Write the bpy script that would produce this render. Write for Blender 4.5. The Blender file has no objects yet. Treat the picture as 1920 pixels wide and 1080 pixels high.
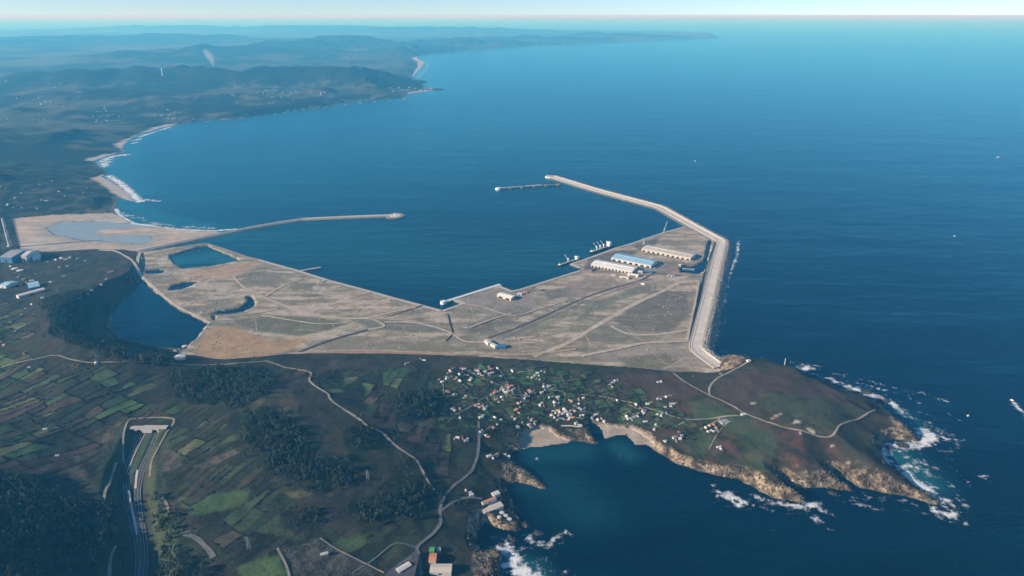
import bpy, bmesh, math, random
import numpy as np
from mathutils import Vector, Matrix
random.seed(7); RNG = np.random.default_rng(11)
scene = bpy.context.scene
COL = scene.collection
R = math.radians

# ------------------------------------------------------------------ camera, sky, sun, exposure
H = 1160.0                      # metres above the sea
FPX, V0 = 1280.0, 29.0          # focal length in photo pixels, eye-level row
PITCH = math.atan((540 - V0) / FPX)
cd = bpy.data.cameras.new('camera'); cam = bpy.data.objects.new('camera', cd); COL.objects.link(cam)
cd.sensor_width = 36.0; cd.lens = 36.0 * FPX / 1920
cd.clip_start = 5; cd.clip_end = 1200000
cam.location = (0, 0, H); cam.rotation_euler = (math.pi / 2 - PITCH, 0, 0)
scene.camera = cam

SUN_EL, SUN_ROT = 21.0, 252.0   # degrees; rotation clockwise from +Y
world = bpy.data.worlds.new('World'); scene.world = world; world.use_nodes = True
wn, wl = world.node_tree.nodes, world.node_tree.links
sky = wn.new('ShaderNodeTexSky'); sky.sky_type = 'NISHITA'; sky.sun_disc = False
sky.sun_elevation = R(SUN_EL); sky.sun_rotation = R(SUN_ROT)
sky.altitude = 1160; sky.air_density = 0.70; sky.dust_density = 0.0; sky.ozone_density = 4.6
wl.new(sky.outputs[0], wn['Background'].inputs[0]); wn['Background'].inputs[1].default_value = 0.10

sd = bpy.data.lights.new('sun', 'SUN'); sun = bpy.data.objects.new('sun', sd); COL.objects.link(sun)
sd.energy = 5.0; sd.angle = R(0.55); sd.color = (1.0, 0.90, 0.76)
sv = Vector((math.sin(R(SUN_ROT)) * math.cos(R(SUN_EL)), math.cos(R(SUN_ROT)) * math.cos(R(SUN_EL)), math.sin(R(SUN_EL))))
sun.rotation_euler = sv.to_track_quat('Z', 'Y').to_euler(); sun.location = (0, 0, 3000)

vs = scene.view_settings
vs.view_transform = 'Standard'; vs.look = 'None'; vs.gamma = 1.0; vs.use_curve_mapping = False
vs.exposure = 0.53
scene.cycles.use_denoising = True
scene.cycles.volume_bounces = 5
scene.cycles.max_bounces = 6
scene.cycles.diffuse_bounces = 2
scene.cycles.glossy_bounces = 2
HAZE_DENSITY = 4.7e-5          # bluer light is scattered more, as in clean sea air
HAZE_COLOR = (0.10, 0.55, 1.0)

# ------------------------------------------------------------------ pixel <-> ground
CP, SP = math.cos(PITCH), math.sin(PITCH)
def ray(u, v):
    x = (u - 960) / FPX; y = (540 - v) / FPX
    return np.array([x, CP + y * SP, -SP + y * CP])
def P(u, v, z=0.0):
    """point where the line of sight through photo pixel u,v meets the level z"""
    d = ray(u, v); t = (z - H) / d[2]
    return np.array([d[0] * t, d[1] * t, z])
def PL(pts, z=0.0): return np.array([P(a[0], a[1], z)[:2] for a in pts])

# ------------------------------------------------------------------ numpy helpers
def hsh(ix, iy, s=0):
    h = (ix.astype(np.int64) * 374761393 + iy.astype(np.int64) * 668265263 + s * 974711) & 0xffffffff
    h = ((h ^ (h >> 13)) * 1274126177) & 0xffffffff
    return ((h ^ (h >> 16)) & 0xffffff) / float(0xffffff)
def vnoise(x, y, s=0):
    ix = np.floor(x); iy = np.floor(y); fx = x - ix; fy = y - iy
    fx = fx * fx * (3 - 2 * fx); fy = fy * fy * (3 - 2 * fy)
    a = hsh(ix, iy, s); b = hsh(ix + 1, iy, s); c = hsh(ix, iy + 1, s); d = hsh(ix + 1, iy + 1, s)
    return (a * (1 - fx) + b * fx) * (1 - fy) + (c * (1 - fx) + d * fx) * fy
def fbm(x, y, scale, octv=4, s=0):
    o = np.zeros_like(x); a = 0.5; f = 1.0 / scale; t = 0
    for k in range(octv):
        o += a * vnoise(x * f + 17.3 * k, y * f - 9.1 * k, s + k); t += a; a *= 0.5; f *= 2.03
    return o / t
def sstep(x, a, b):
    t = np.clip((x - a) / (b - a), 0, 1); return t * t * (3 - 2 * t)
AXES = {}                       # axes of the big grids, so that work stays inside a window
def window(px, py, mn, mx):
    if px.shape in AXES:
        ax, ay = AXES[px.shape]; i = np.searchsorted(ax, (mn[0] - 24, mx[0] + 24)); j = np.searchsorted(ay, (mn[1] - 24, mx[1] + 24)); return (slice(j[0], j[1]), slice(i[0], i[1]))
    return np.nonzero((px >= mn[0]) & (px <= mx[0]) & (py >= mn[1]) & (py <= mx[1]))
def inside(px, py, poly):
    r = np.zeros(px.shape, bool); n = len(poly)
    mn, mx = poly.min(0), poly.max(0)
    idx = window(px, py, mn, mx)
    x = px[idx]; y = py[idx]; q = np.zeros(x.shape, bool)
    for i in range(n):
        x1, y1 = poly[i]; x2, y2 = poly[(i + 1) % n]
        if y1 == y2: continue
        c = (y1 > y) != (y2 > y)
        q ^= c & (x < (x2 - x1) * (y - y1) / (y2 - y1) + x1)
    r[idx] = q; return r
def pdist(px, py, line, closed=False, maxd=None):
    """distance of points to a polyline; far points keep maxd"""
    d = np.full(px.shape, 1e12 if maxd is None else maxd ** 2)
    n = len(line)
    for i in range(n if closed else n - 1):
        a = line[i]; b = line[(i + 1) % n]; ab = b - a; L = ab @ ab
        if L == 0: continue
        if maxd is None: idx = slice(None)
        else:
            mn = np.minimum(a, b) - maxd; mx = np.maximum(a, b) + maxd
            idx = window(px, py, mn, mx)
        x = px[idx]; y = py[idx]
        t = np.clip(((x - a[0]) * ab[0] + (y - a[1]) * ab[1]) / L, 0, 1)
        e = (x - a[0] - t * ab[0]) ** 2 + (y - a[1] - t * ab[1]) ** 2
        d[idx] = np.minimum(d[idx], e)
    return np.sqrt(d)
def spline(pts, step=8.0):
    pts = np.asarray(pts, float); out = []
    n = len(pts)
    for i in range(n - 1):
        p0 = pts[max(i - 1, 0)]; p1 = pts[i]; p2 = pts[i + 1]; p3 = pts[min(i + 2, n - 1)]
        m = max(1, int(np.linalg.norm((p2 - p1)[:2]) / step))
        for k in range(m):
            t = k / m
            out.append(0.5 * ((2 * p1) + (-p0 + p2) * t + (2 * p0 - 5 * p1 + 4 * p2 - p3) * t * t + (-p0 + 3 * p1 - 3 * p2 + p3) * t ** 3))
    out.append(pts[-1]); return np.array(out)

# ------------------------------------------------------------------ mesh helpers
def mesh_np(name, verts, faces, mats=(), smooth=False, col=None, fmat=None):
    verts = np.asarray(verts, np.float32); faces = np.asarray(faces, np.int32)
    me = bpy.data.meshes.new(name); nv, nf, k = len(verts), len(faces), faces.shape[1]
    me.vertices.add(nv); me.vertices.foreach_set('co', verts.ravel())
    me.loops.add(nf * k); me.loops.foreach_set('vertex_index', faces.ravel())
    me.polygons.add(nf); me.polygons.foreach_set('loop_start', np.arange(0, nf * k, k, dtype=np.int32))
    me.polygons.foreach_set('loop_total', np.full(nf, k, np.int32))
    if smooth: me.polygons.foreach_set('use_smooth', np.ones(nf, bool))
    if fmat is not None: me.polygons.foreach_set('material_index', np.asarray(fmat, np.int32))
    me.update(calc_edges=True)
    if col is not None:
        a = me.color_attributes.new('col', 'FLOAT_COLOR', 'POINT')
        a.data.foreach_set('color', np.asarray(col, np.float32).ravel())
    for m in mats: me.materials.append(m)
    return me
def link(name, me, parent=None, loc=(0, 0, 0), rz=0.0, **props):
    o = bpy.data.objects.new(name, me); COL.objects.link(o)
    o.location = loc; o.rotation_euler = (0, 0, rz)
    if parent is not None: o.parent = parent
    for k, v in props.items(): o[k] = v
    return o
def thing(name, label, cat, loc=(0, 0, 0), rz=0.0, group=None):
    o = link(name, None, None, loc, rz); o['label'] = label; o['category'] = cat
    if group: o['group'] = group
    return o
class MB:
    """collects simple solids into one mesh"""
    def __init__(s): s.v = []; s.f = []
    def add(s, vs, fs):
        b = len(s.v); s.v += [tuple(map(float, q)) for q in vs]; s.f += [tuple(b + i for i in f) for f in fs]; return s
    def box(s, x0, x1, y0, y1, z0, z1):
        return s.add([(x0, y0, z0), (x1, y0, z0), (x1, y1, z0), (x0, y1, z0), (x0, y0, z1), (x1, y0, z1), (x1, y1, z1), (x0, y1, z1)],
                     [(3, 2, 1, 0), (4, 5, 6, 7), (0, 1, 5, 4), (1, 2, 6, 5), (2, 3, 7, 6), (3, 0, 4, 7)])
    def cyl(s, c, r0, r1, z0, z1, n=12):
        vs = [(c[0] + r0 * math.cos(2 * math.pi * i / n), c[1] + r0 * math.sin(2 * math.pi * i / n), z0) for i in range(n)]
        vs += [(c[0] + r1 * math.cos(2 * math.pi * i / n), c[1] + r1 * math.sin(2 * math.pi * i / n), z1) for i in range(n)]
        return s.add(vs, [(i, (i + 1) % n, n + (i + 1) % n, n + i) for i in range(n)] + [tuple(range(n - 1, -1, -1)), tuple(range(n, 2 * n))])
    def bar(s, a, b, w):
        a = Vector(a); b = Vector(b); d = (b - a).normalized(); q = d.to_track_quat('Z', 'Y').to_matrix()
        x = q @ Vector((w / 2, 0, 0)); y = q @ Vector((0, w / 2, 0))
        vs = [a - x - y, a + x - y, a + x + y, a - x + y, b - x - y, b + x - y, b + x + y, b - x + y]
        return s.add(vs, [(3, 2, 1, 0), (4, 5, 6, 7), (0, 1, 5, 4), (1, 2, 6, 5), (2, 3, 7, 6), (3, 0, 4, 7)])
    def gable(s, x0, x1, y0, y1, z0, z1, t=0.3):
        ym = (y0 + y1) / 2     # ridge along x, a roof slab with thickness
        return s.add([(x0, y0, z0), (x1, y0, z0), (x1, ym, z1), (x0, ym, z1), (x0, y1, z0), (x1, y1, z0),
                      (x0, y0, z0 - t), (x1, y0, z0 - t), (x1, ym, z1 - t), (x0, ym, z1 - t), (x0, y1, z0 - t), (x1, y1, z0 - t)],
                     [(0, 1, 2, 3), (3, 2, 5, 4), (7, 6, 9, 8), (8, 9, 10, 11), (0, 6, 7, 1), (4, 5, 11, 10), (1, 7, 8, 2), (2, 8, 11, 5), (0, 3, 9, 6), (3, 4, 10, 9)])
    def gwall(s, x0, x1, y0, y1, z0, z1, z2):
        ym = (y0 + y1) / 2
        return s.add([(x0, y0, z0), (x1, y0, z0), (x1, y1, z0), (x0, y1, z0), (x0, y0, z1), (x1, y0, z1), (x1, y1, z1), (x0, y1, z1), (x0, ym, z2), (x1, ym, z2)],
                     [(3, 2, 1, 0), (0, 1, 5, 4), (2, 3, 7, 6), (1, 2, 6, 9, 5), (3, 0, 4, 8, 7), (4, 5, 9, 8), (8, 9, 6, 7)])
    def me(s, name, mat, smooth=False):
        m = bpy.data.meshes.new(name); m.from_pydata(s.v, [], s.f); m.materials.append(mat)
        if smooth: m.shade_smooth()
        m.update(); return m

# ------------------------------------------------------------------ materials
def new_mat(name):
    m = bpy.data.materials.new(name); m.use_nodes = True
    nt = m.node_tree; return m, nt, nt.nodes, nt.links, nt.nodes['Principled BSDF']
def simple(name, c, rough=0.8, var=0.25, scale=0.15, metal=0.0, streak=None, bump=0.0):
    """procedural colour with two scales of wear"""
    m, nt, n, l, b = new_mat(name)
    tc = n.new('ShaderNodeTexCoord'); mp = n.new('ShaderNodeMapping'); l.new(tc.outputs['Object'], mp.inputs[0])
    if streak: mp.inputs['Scale'].default_value = streak
    nz = n.new('ShaderNodeTexNoise'); nz.inputs['Scale'].default_value = scale; nz.inputs['Detail'].default_value = 5; nz.inputs['Roughness'].default_value = 0.65
    l.new(mp.outputs[0], nz.inputs['Vector'])
    mr = n.new('ShaderNodeMapRange'); mr.inputs['From Min'].default_value = 0.3; mr.inputs['From Max'].default_value = 0.7
    mr.inputs['To Min'].default_value = 1 - var; mr.inputs['To Max'].default_value = 1 + var
    l.new(nz.outputs[0], mr.inputs[0])
    mx = n.new('ShaderNodeVectorMath'); mx.operation = 'SCALE'; mx.inputs[0].default_value = c
    l.new(mr.outputs[0], mx.inputs['Scale']); l.new(mx.outputs[0], b.inputs['Base Color'])
    b.inputs['Roughness'].default_value = rough; b.inputs['Metallic'].default_value = metal
    b.inputs['Specular IOR Level'].default_value = 0.25
    if bump:
        bp = n.new('ShaderNodeBump'); bp.inputs['Strength'].default_value = bump; bp.inputs['Distance'].default_value = 1.0
        l.new(nz.outputs[0], bp.inputs['Height']); l.new(bp.outputs[0], b.inputs['Normal'])
    return m
M = {}
M['asphalt'] = simple('asphalt', (0.075, 0.078, 0.085), 0.85, 0.25, 0.05)
M['road'] = simple('worn_road', (0.15, 0.15, 0.145), 0.9, 0.2, 0.06)
M['track'] = simple('dirt_track', (0.30, 0.265, 0.21), 0.95, 0.40, 0.05)
M['track_pale'] = simple('pale_track', (0.47, 0.41, 0.325), 0.95, 0.3, 0.05)
M['track_red'] = simple('earth_track', (0.40, 0.30, 0.22), 0.95, 0.2, 0.05)
M['paint'] = simple('road_paint', (0.6, 0.6, 0.58), 0.7, 0.15, 0.1)
M['concrete'] = simple('concrete', (0.46, 0.43, 0.38), 0.9, 0.13, 0.04)
M['concrete_lt'] = simple('pale_concrete', (0.62, 0.58, 0.51), 0.9, 0.14, 0.03)
M['concrete_dk'] = simple('stain_shade_concrete', (0.17, 0.165, 0.155), 0.92, 0.3, 0.05)
M['rubble'] = simple('rubble', (0.20, 0.19, 0.17), 0.95, 0.5, 0.12, bump=0.8)
M['block'] = simple('armour_concrete', (0.30, 0.285, 0.26), 0.9, 0.35, 0.06)
M['white'] = simple('white_render', (0.60, 0.58, 0.54), 0.8, 0.12, 0.2)
M['cream'] = simple('cream_render', (0.58, 0.52, 0.42), 0.85, 0.12, 0.2)
M['greywall'] = simple('grey_render', (0.33, 0.32, 0.31), 0.85, 0.2, 0.2)
M['red'] = simple('red_tile', (0.50, 0.15, 0.085), 0.85, 0.25, 0.5)
M['orange'] = simple('orange_tile', (0.58, 0.27, 0.13), 0.85, 0.25, 0.5)
M['pink'] = simple('faded_tile', (0.44, 0.25, 0.20), 0.85, 0.25, 0.5)
M['greyroof'] = simple('grey_sheet_roof', (0.30, 0.31, 0.32), 0.7, 0.2, 0.4)
M['whiteroof'] = simple('white_roof', (0.58, 0.57, 0.55), 0.7, 0.15, 0.4)
M['shed_white'] = simple('white_sheet', (0.82, 0.80, 0.75), 0.6, 0.10, 0.03, streak=(1, .08, 1))
M['shed_cream'] = simple('cream_sheet', (0.60, 0.55, 0.47), 0.65, 0.12, 0.03, streak=(1, .08, 1))
M['shed_blue'] = simple('pale_blue_sheet', (0.33, 0.55, 0.68), 0.6, 0.10, 0.03, streak=(1, .08, 1))
M['blue'] = simple('blue_cladding', (0.05, 0.16, 0.32), 0.6, 0.15, 0.1)
M['darkgap'] = simple('dark_opening', (0.03, 0.032, 0.035), 0.9, 0.1, 0.2)
M['steel'] = simple('grey_steel', (0.26, 0.28, 0.28), 0.5, 0.15, 0.3)
M['hull'] = simple('dark_hull', (0.045, 0.055, 0.075), 0.5, 0.2, 0.1)
M['hull_red'] = simple('red_hull', (0.16, 0.035, 0.03), 0.6, 0.25, 0.1)
M['deck'] = simple('deck_paint', (0.16, 0.24, 0.22), 0.7, 0.2, 0.1)
M['shipwhite'] = simple('ship_white', (0.78, 0.78, 0.75), 0.5, 0.06, 0.2)
M['green'] = simple('green_paint', (0.08, 0.35, 0.12), 0.6, 0.1, 0.2)
M['yellowgreen'] = simple('crane_green', (0.36, 0.46, 0.30), 0.6, 0.1, 0.2)
M['bark'] = simple('bark', (0.10, 0.08, 0.06), 0.95, 0.3, 1.0)
M['leaf'] = simple('leaf_dark', (0.022, 0.034, 0.020), 0.9, 0.45, 0.10)
M['leaf2'] = simple('leaf_mid', (0.040, 0.058, 0.026), 0.9, 0.4, 0.12)
M['leaf_mix'] = simple('leaf_mixed', (0.033, 0.045, 0.025), 0.9, 0.75, 0.035)
M['scrub'] = simple('pale_scrub', (0.22, 0.20, 0.16), 0.95, 0.5, 0.2)
M['hedge'] = simple('hedge_leaf', (0.022, 0.034, 0.020), 0.95, 0.4, 0.15)
M['rock'] = simple('coast_rock', (0.13, 0.105, 0.075), 0.95, 0.7, 0.05, bump=0.8)
M['rockdark'] = simple('wet_rock', (0.055, 0.048, 0.042), 0.6, 0.4, 0.1, bump=0.8)
M['rubber'] = simple('rubber', (0.03, 0.03, 0.03), 0.9, 0.1, 1)
M['glass'] = simple('tinted_glass', (0.03, 0.04, 0.05), 0.15, 0.1, 1)

# ------------------------------------------------------------------ tracing: coast, harbour, beaches (photo pixels)
COAST_SE = [(1347, 676), (1352, 669), (1365, 667), (1385, 668), (1400, 671), (1415, 675), (1440, 679), (1462, 685), (1480, 692), (1500, 701), (1520, 709),
    (1545, 719), (1570, 731), (1600, 744), (1630, 756), (1655, 767), (1668, 778), (1682, 787), (1697, 800), (1712, 816), (1726, 828), (1700, 829),
    (1676, 824), (1660, 829), (1653, 843), (1655, 862), (1668, 878), (1690, 888), (1706, 900), (1722, 912), (1745, 930), (1766, 945), (1748, 947),
    (1725, 939), (1700, 931), (1667, 926), (1640, 919), (1613, 913), (1590, 899), (1563, 887), (1578, 902), (1607, 923), (1580, 919), (1547, 915),
    (1513, 915), (1483, 911), (1466, 899), (1490, 925), (1519, 942), (1500, 944), (1460, 936), (1427, 922), (1407, 911), (1387, 899), (1350, 893),
    (1317, 886), (1290, 878), (1267, 868), (1250, 857), (1227, 844), (1215, 836), (1190, 836), (1183, 827), (1168, 816), (1157, 816), (1135, 821),
    (1128, 813), (1124, 803), (1119, 797), (1107, 792), (1103, 798), (1109, 812), (1119, 822), (1124, 832), (1110, 833), (1093, 829), (1075, 828),
    (1060, 831), (1040, 834), (1017, 838), (998, 838), (975, 845), (957, 850), (958, 864), (985, 880), (1007, 895), (1024, 914), (1012, 918), (990, 911), (965, 902),
    (950, 908), (948, 922), (958, 940), (967, 958), (976, 978), (970, 994), (948, 993), (925, 990), (908, 984), (897, 998), (897, 1018), (903, 1031), (930, 1030), (945, 1040),
    (938, 1056), (942, 1080), (935, 1130), (930, 1220)]
PORT = [(262, 472), (300, 467), (385, 455), (393, 456), (462, 482), (487, 487), (560, 507), (617, 525), (662, 537), (700, 547), (735, 557), (792, 572),
    (829, 582), (867, 569), (850, 563), (938, 533), (941, 538), (960, 545), (972, 543), (1020, 528), (1087, 507), (1087, 502), (1069, 495), (1107, 482), (1153, 465),
    (1178, 458), (1243, 436), (1282, 425), (1345, 447), (1324, 500), (1308, 567), (1294, 652), (1344, 682), (1349, 697), (1323, 700), (1300, 698), (1262, 698), (1200, 691), (1160, 688),
    (1100, 684), (1050, 680), (1000, 676), (930, 672), (860, 668), (780, 665), (700, 664), (600, 664), (550, 666), (500, 672), (450, 676), (400, 673), (360, 666),
    (330, 668), (285, 656), (222, 641), (197, 612), (205, 577), (242, 541), (262, 515), (262, 495)]
QUAY_A = PORT[3:13]                     # rubble mole and western quay up to the inner corner
QUAY_B = [PORT[12], PORT[13], PORT[14]]
QUAY_C = PORT[15:28]                    # eastern quays up to the breakwater
PORT_SOUTH = PORT[33:]
PONDS_AND_SHADE = [[(316, 480), (375, 463), (388, 461), (452, 488), (400, 500), (345, 505), (327, 495)],
         [(1330, 450), (1336, 451), (1322, 508), (1314, 514), (1275, 512), (1277, 501), (1304, 497), (1318, 490)],
         [(462, 556), (470, 554), (479, 568), (478, 577), (455, 586), (442, 588), (393, 592), (412, 583), (450, 577), (466, 567)],
         [(272, 508), (296, 505), (312, 508), (300, 514), (275, 515)],  # a shadowed hollow, its shade drawn as dark water
         [(322, 536), (350, 529), (372, 528), (362, 537), (340, 544), (318, 545)],  # another hollow in shadow, water stands in for the shade
         [(398, 594), (406, 594), (403, 605)],
         [(268, 524), (292, 547), (335, 580), (372, 597), (389, 607), (384, 618), (362, 640), (348, 656), (290, 650), (228, 634), (204, 612), (212, 580), (245, 547)]]
SAND_FLAT = [(25, 410), (100, 403), (210, 400), (222, 404), (250, 419), (300, 426), (340, 431), (402, 434), (430, 438), (330, 458), (262, 472), (180, 467), (90, 472), (40, 470)]
CHANNEL = [(85, 426), (120, 416), (200, 414), (215, 418), (312, 420), (290, 423), (200, 429), (173, 437), (200, 443), (278, 440), (287, 449), (265, 458), (205, 453), (150, 450), (100, 440)]
COAST_FAR = [(262, 472), (330, 458), (430, 438), (402, 434), (340, 431), (300, 426), (250, 419), (222, 404), (213, 396), (222, 384), (217, 371), (252, 379), (246, 368), (226, 350), (207, 337), (193, 331), (205, 323), (186, 311), (178, 301), (215, 289),
    (238, 285), (232, 274), (243, 264), (263, 252), (290, 243), (322, 236), (350, 230), (400, 224), (430, 225), (470, 218), (530, 210), (562, 206), (620, 200), (650, 193), (700, 187),
    (758, 184), (768, 176), (800, 171), (836, 168), (802, 164), (790, 158), (804, 153), (772, 148), (778, 139), (788, 129), (797, 117), (782, 108), (792, 103), (835, 99), (880, 95),
    (960, 88), (1060, 83), (1180, 79), (1270, 75), (1345, 72)]
BEACH_SE = [[(970, 820), (1005, 803), (1030, 806), (1045, 818), (1075, 828), (1040, 836), (1000, 840), (972, 846)], [(1118, 796), (1155, 800), (1170, 802), (1172, 818), (1135, 823)],
            [(1168, 805), (1180, 800), (1220, 824), (1232, 840), (1190, 839)]]
BEACH_FAR = [[(213, 272), (235, 262), (300, 234), (330, 232), (322, 240), (263, 256), (243, 270), (236, 288)], [(130, 296), (215, 288), (236, 290), (185, 303), (160, 301)],
             [(140, 345), (195, 326), (215, 335), (262, 385), (215, 365), (170, 350)], [(772, 108), (790, 106), (802, 116), (796, 130), (780, 147), (772, 142), (784, 124)], [(755, 168), (810, 164), (812, 172), (770, 178)]]
coastSE = PL(COAST_SE); coastFar = PL(COAST_FAR); port = PL(PORT, 6.0)
ponds_and_shade = [PL(p, 1.0) for p in PONDS_AND_SHADE]; sandflat = PL(SAND_FLAT, 1.0); channel = PL(CHANNEL, 0.5)
beachSE = [PL(b, 1.0) for b in BEACH_SE]; beachFar = [PL(b, 1.0) for b in BEACH_FAR]
near_poly = np.vstack([coastSE, [[-2600, 900], [-4200, 900], [-4200, P(0, 440)[1]]], PL([(0, 440), (40, 472), (90, 473), (180, 468), (262, 472)]), PL(list(reversed(PORT_SOUTH)), 6.0)])
far_poly = np.vstack([coastFar, [[14000, 52000], [2000, 60000], [-60000, 61000], [-60000, 3000], [-4200, P(0, 470)[1]]], PL([(0, 470), (40, 472), (90, 473), (180, 468)])])

# ------------------------------------------------------------------ heights
CTRL = [(0, 475, 12), (60, 490, 12), (0, 520, 20), (150, 500, 25), (220, 500, 25), (0, 580, 45), (90, 560, 55), (180, 530, 50), (255, 515, 40), (215, 560, 112), (172, 600, 150), (185, 640, 150), (100, 610, 120),
    (0, 650, 95), (260, 668, 128), (330, 676, 105), (400, 690, 88), (480, 690, 78), (560, 695, 66), (640, 680, 52), (700, 690, 56), (850, 690, 42), (1000, 690, 34), (1150, 705, 28), (1300, 710, 28), (0, 740, 110), (150, 730, 115),
    (0, 820, 120), (150, 800, 100), (270, 770, 96), (400, 790, 100), (480, 740, 112), (0, 950, 140), (120, 980, 104), (0, 1080, 158), (130, 1080, 104), (195, 1000, 74), (320, 980, 90), (400, 1080, 88), (450, 900, 92), (450, 1000, 82), (540, 1060, 70),
    (620, 1000, 62), (620, 800, 92), (530, 850, 100), (700, 870, 75), (750, 800, 66), (820, 880, 48), (750, 1000, 45), (880, 950, 32), (820, 1060, 26), (700, 1060, 46), (900, 850, 24), (900, 760, 32), (850, 980, 32), (935, 955, 14), (1000, 760, 24), (1100, 770, 12),
    (1200, 780, 16), (1250, 835, 18), (1400, 740, 44), (1500, 715, 48), (1560, 770, 56), (1450, 850, 34), (1680, 910, 16), (1600, 850, 40), (1360, 860, 24), (1300, 790, 26), (1380, 690, 32), (1440, 700, 44), (1640, 790, 40),
    (-150, 1150, 170), (-250, 800, 130), (-200, 600, 90), (-250, 480, 20), (250, 1150, 90), (500, 1180, 75), (800, 1180, 30), (1000, 1000, 5), (1300, 950, 10), (1700, 1000, 5), (1750, 800, 20), (960, 880, 14)]
cp = np.array([P(*c) for c in CTRL]); 
def tps(pts, vals, lam=0.05, S=1000.0):
    q = pts / S; n = len(q)
    def phi(r2): return 0.5 * r2 * np.log(r2 + 1e-12)
    K = phi(((q[:, None] - q[None]) ** 2).sum(-1)) + lam * 0.02 * np.eye(n)
    Pm = np.hstack([np.ones((n, 1)), q]); A = np.zeros((n + 3, n + 3))
    A[:n, :n] = K; A[:n, n:] = Pm; A[n:, :n] = Pm.T
    w = np.linalg.solve(A, np.concatenate([vals, np.zeros(3)]))
    def ev(x, y):
        X = x / S; Y = y / S; o = w[n] + w[n + 1] * X + w[n + 2] * Y
        for i in range(n): o = o + w[i] * phi((X - q[i, 0]) ** 2 + (Y - q[i, 1]) ** 2)
        return o
    return ev
near_h = tps(cp[:, :2], cp[:, 2])
HILLS = [(-60, 232, 210, 800, 450), (60, 240, 170, 650, 400), (150, 258, 105, 420, 260), (205, 272, 55, 260, 160), (-50, 318, 110, 700, 300), (60, 312, 90, 500, 220), (140, 318, 60, 300, 160), (-20, 375, 50, 800, 300),
    (210, 172, 190, 700, 450), (130, 176, 170, 700, 450), (60, 205, 130, 700, 350), (270, 190, 110, 400, 250), (380, 195, 110, 380, 220), (340, 180, 120, 500, 300),
    (20, 142, 240, 1300, 900), (150, 138, 250, 900, 800), (260, 128, 300, 800, 800), (315, 126, 310, 700, 700), (400, 131, 280, 700, 700), (480, 129, 290, 700, 700), (560, 124, 310, 800, 700), (640, 130, 280, 700, 600),
    (700, 140, 230, 600, 500), (745, 152, 160, 450, 350), (600, 165, 150, 600, 300), (480, 170, 150, 600, 350), (690, 165, 120, 500, 250),
    (300, 99, 220, 1500, 900), (420, 90, 280, 1800, 1100), (500, 84, 310, 1500, 1000), (560, 76, 370, 1600, 1100), (640, 68, 410, 1500, 1100), (705, 73, 370, 1300, 1000), (780, 85, 250, 1300, 900), (840, 93, 130, 1000, 700),
    (880, 76, 230, 2400, 1500), (1000, 70, 210, 2600, 1500), (1150, 64, 240, 2600, 1500), (1290, 69, 140, 1800, 1000), (100, 70, 300, 3500, 1600), (-100, 75, 300, 3500, 1600), (300, 66, 320, 3500, 1600),
    (0, 43, 500, 5000, 3000), (180, 40, 560, 3500, 3000), (350, 47, 420, 5000, 3000), (445, 40, 560, 2600, 2500), (600, 48, 420, 6000, 3000), (800, 52, 360, 6000, 3000), (-200, 42, 520, 6000, 3000)]
HW = [(280, 806, 82), (262, 840, 80), (249, 880, 75), (247, 925, 70), (254, 965, 66), (262, 1005, 62), (266, 1045, 58), (264, 1090, 55), (258, 1160, 50)]
hwc = spline(np.array([P(*a) for a in HW]), 8.0)

def grow(a, b, s0, r):
    out = [a]; s = s0; sg = 1 if b > a else -1
    while (b - out[-1]) * sg > 0: s *= r; out.append(out[-1] + sg * s)
    return out
G = 6.0
xs = np.array(sorted(grow(-2600, -46000, G, 1.022)[1:] + list(np.arange(-2600, 2100.1, G)) + grow(2098, 14000, G, 1.035)[1:]))
ys = np.array(list(np.arange(880, 3700.1, G)) + grow(3700, 60500, G, 1.0145)[1:])
XX, YY = np.meshgrid(xs, ys); AXES[XX.shape] = (xs, ys)
WX = XX + 20 * (fbm(XX, YY, 55, 4, 41) - .5); WY = YY + 20 * (fbm(XX, YY, 55, 4, 51) - .5)   # ragged natural shore
in_near = inside(WX, WY, near_poly); in_port = inside(XX, YY, port); in_far = inside(WX, WY, far_poly) & ~in_near
in_sand = inside(XX, YY, sandflat)
nearzone = YY < 5200
HT = np.full(XX.shape, -20.0)
d_se = pdist(WX, WY, coastSE, maxd=900); d_far = pdist(WX, WY, coastFar, maxd=5000)
d_port = pdist(XX, YY, port, closed=True, maxd=900)
i = np.nonzero(nearzone & (XX > -6000) & (XX < 3000)); NH = np.full(XX.shape, 15.0)
NH[i] = np.clip(near_h(XX[i], YY[i]), 4, 175)
nz1 = fbm(XX, YY, 90, 4, 3) - 0.5; nz2 = fbm(XX, YY, 24, 3, 9) - 0.5
rough = np.clip(1.2 - np.minimum(d_se, 200) / 130, 0.25, 1.0)
land = NH + 15 * nz1 + 8 * nz2 * rough
steep = 0.55 + 1.5 * np.clip(fbm(XX, YY, 120, 2, 77) - 0.35, 0, 1)
cliff = steep * d_se + 16 * (fbm(XX, YY, 30, 3, 21) - .5) * np.clip(d_se / 12, 0, 1)
cliff = np.where(d_se > 28, steep * 28 + 0.33 * (d_se - 28), cliff)
beach_se = np.zeros(XX.shape, bool)
for b in beachSE: beach_se |= inside(XX, YY, b)
cliff = np.where(beach_se, 0.05 * d_se + 0.2, cliff)
land = np.minimum(land, cliff)
land = np.minimum(land, 6 + 0.56 * d_port + 3 * nz1)
land = np.maximum(land, np.minimum(0.5, d_se * .2))
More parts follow.
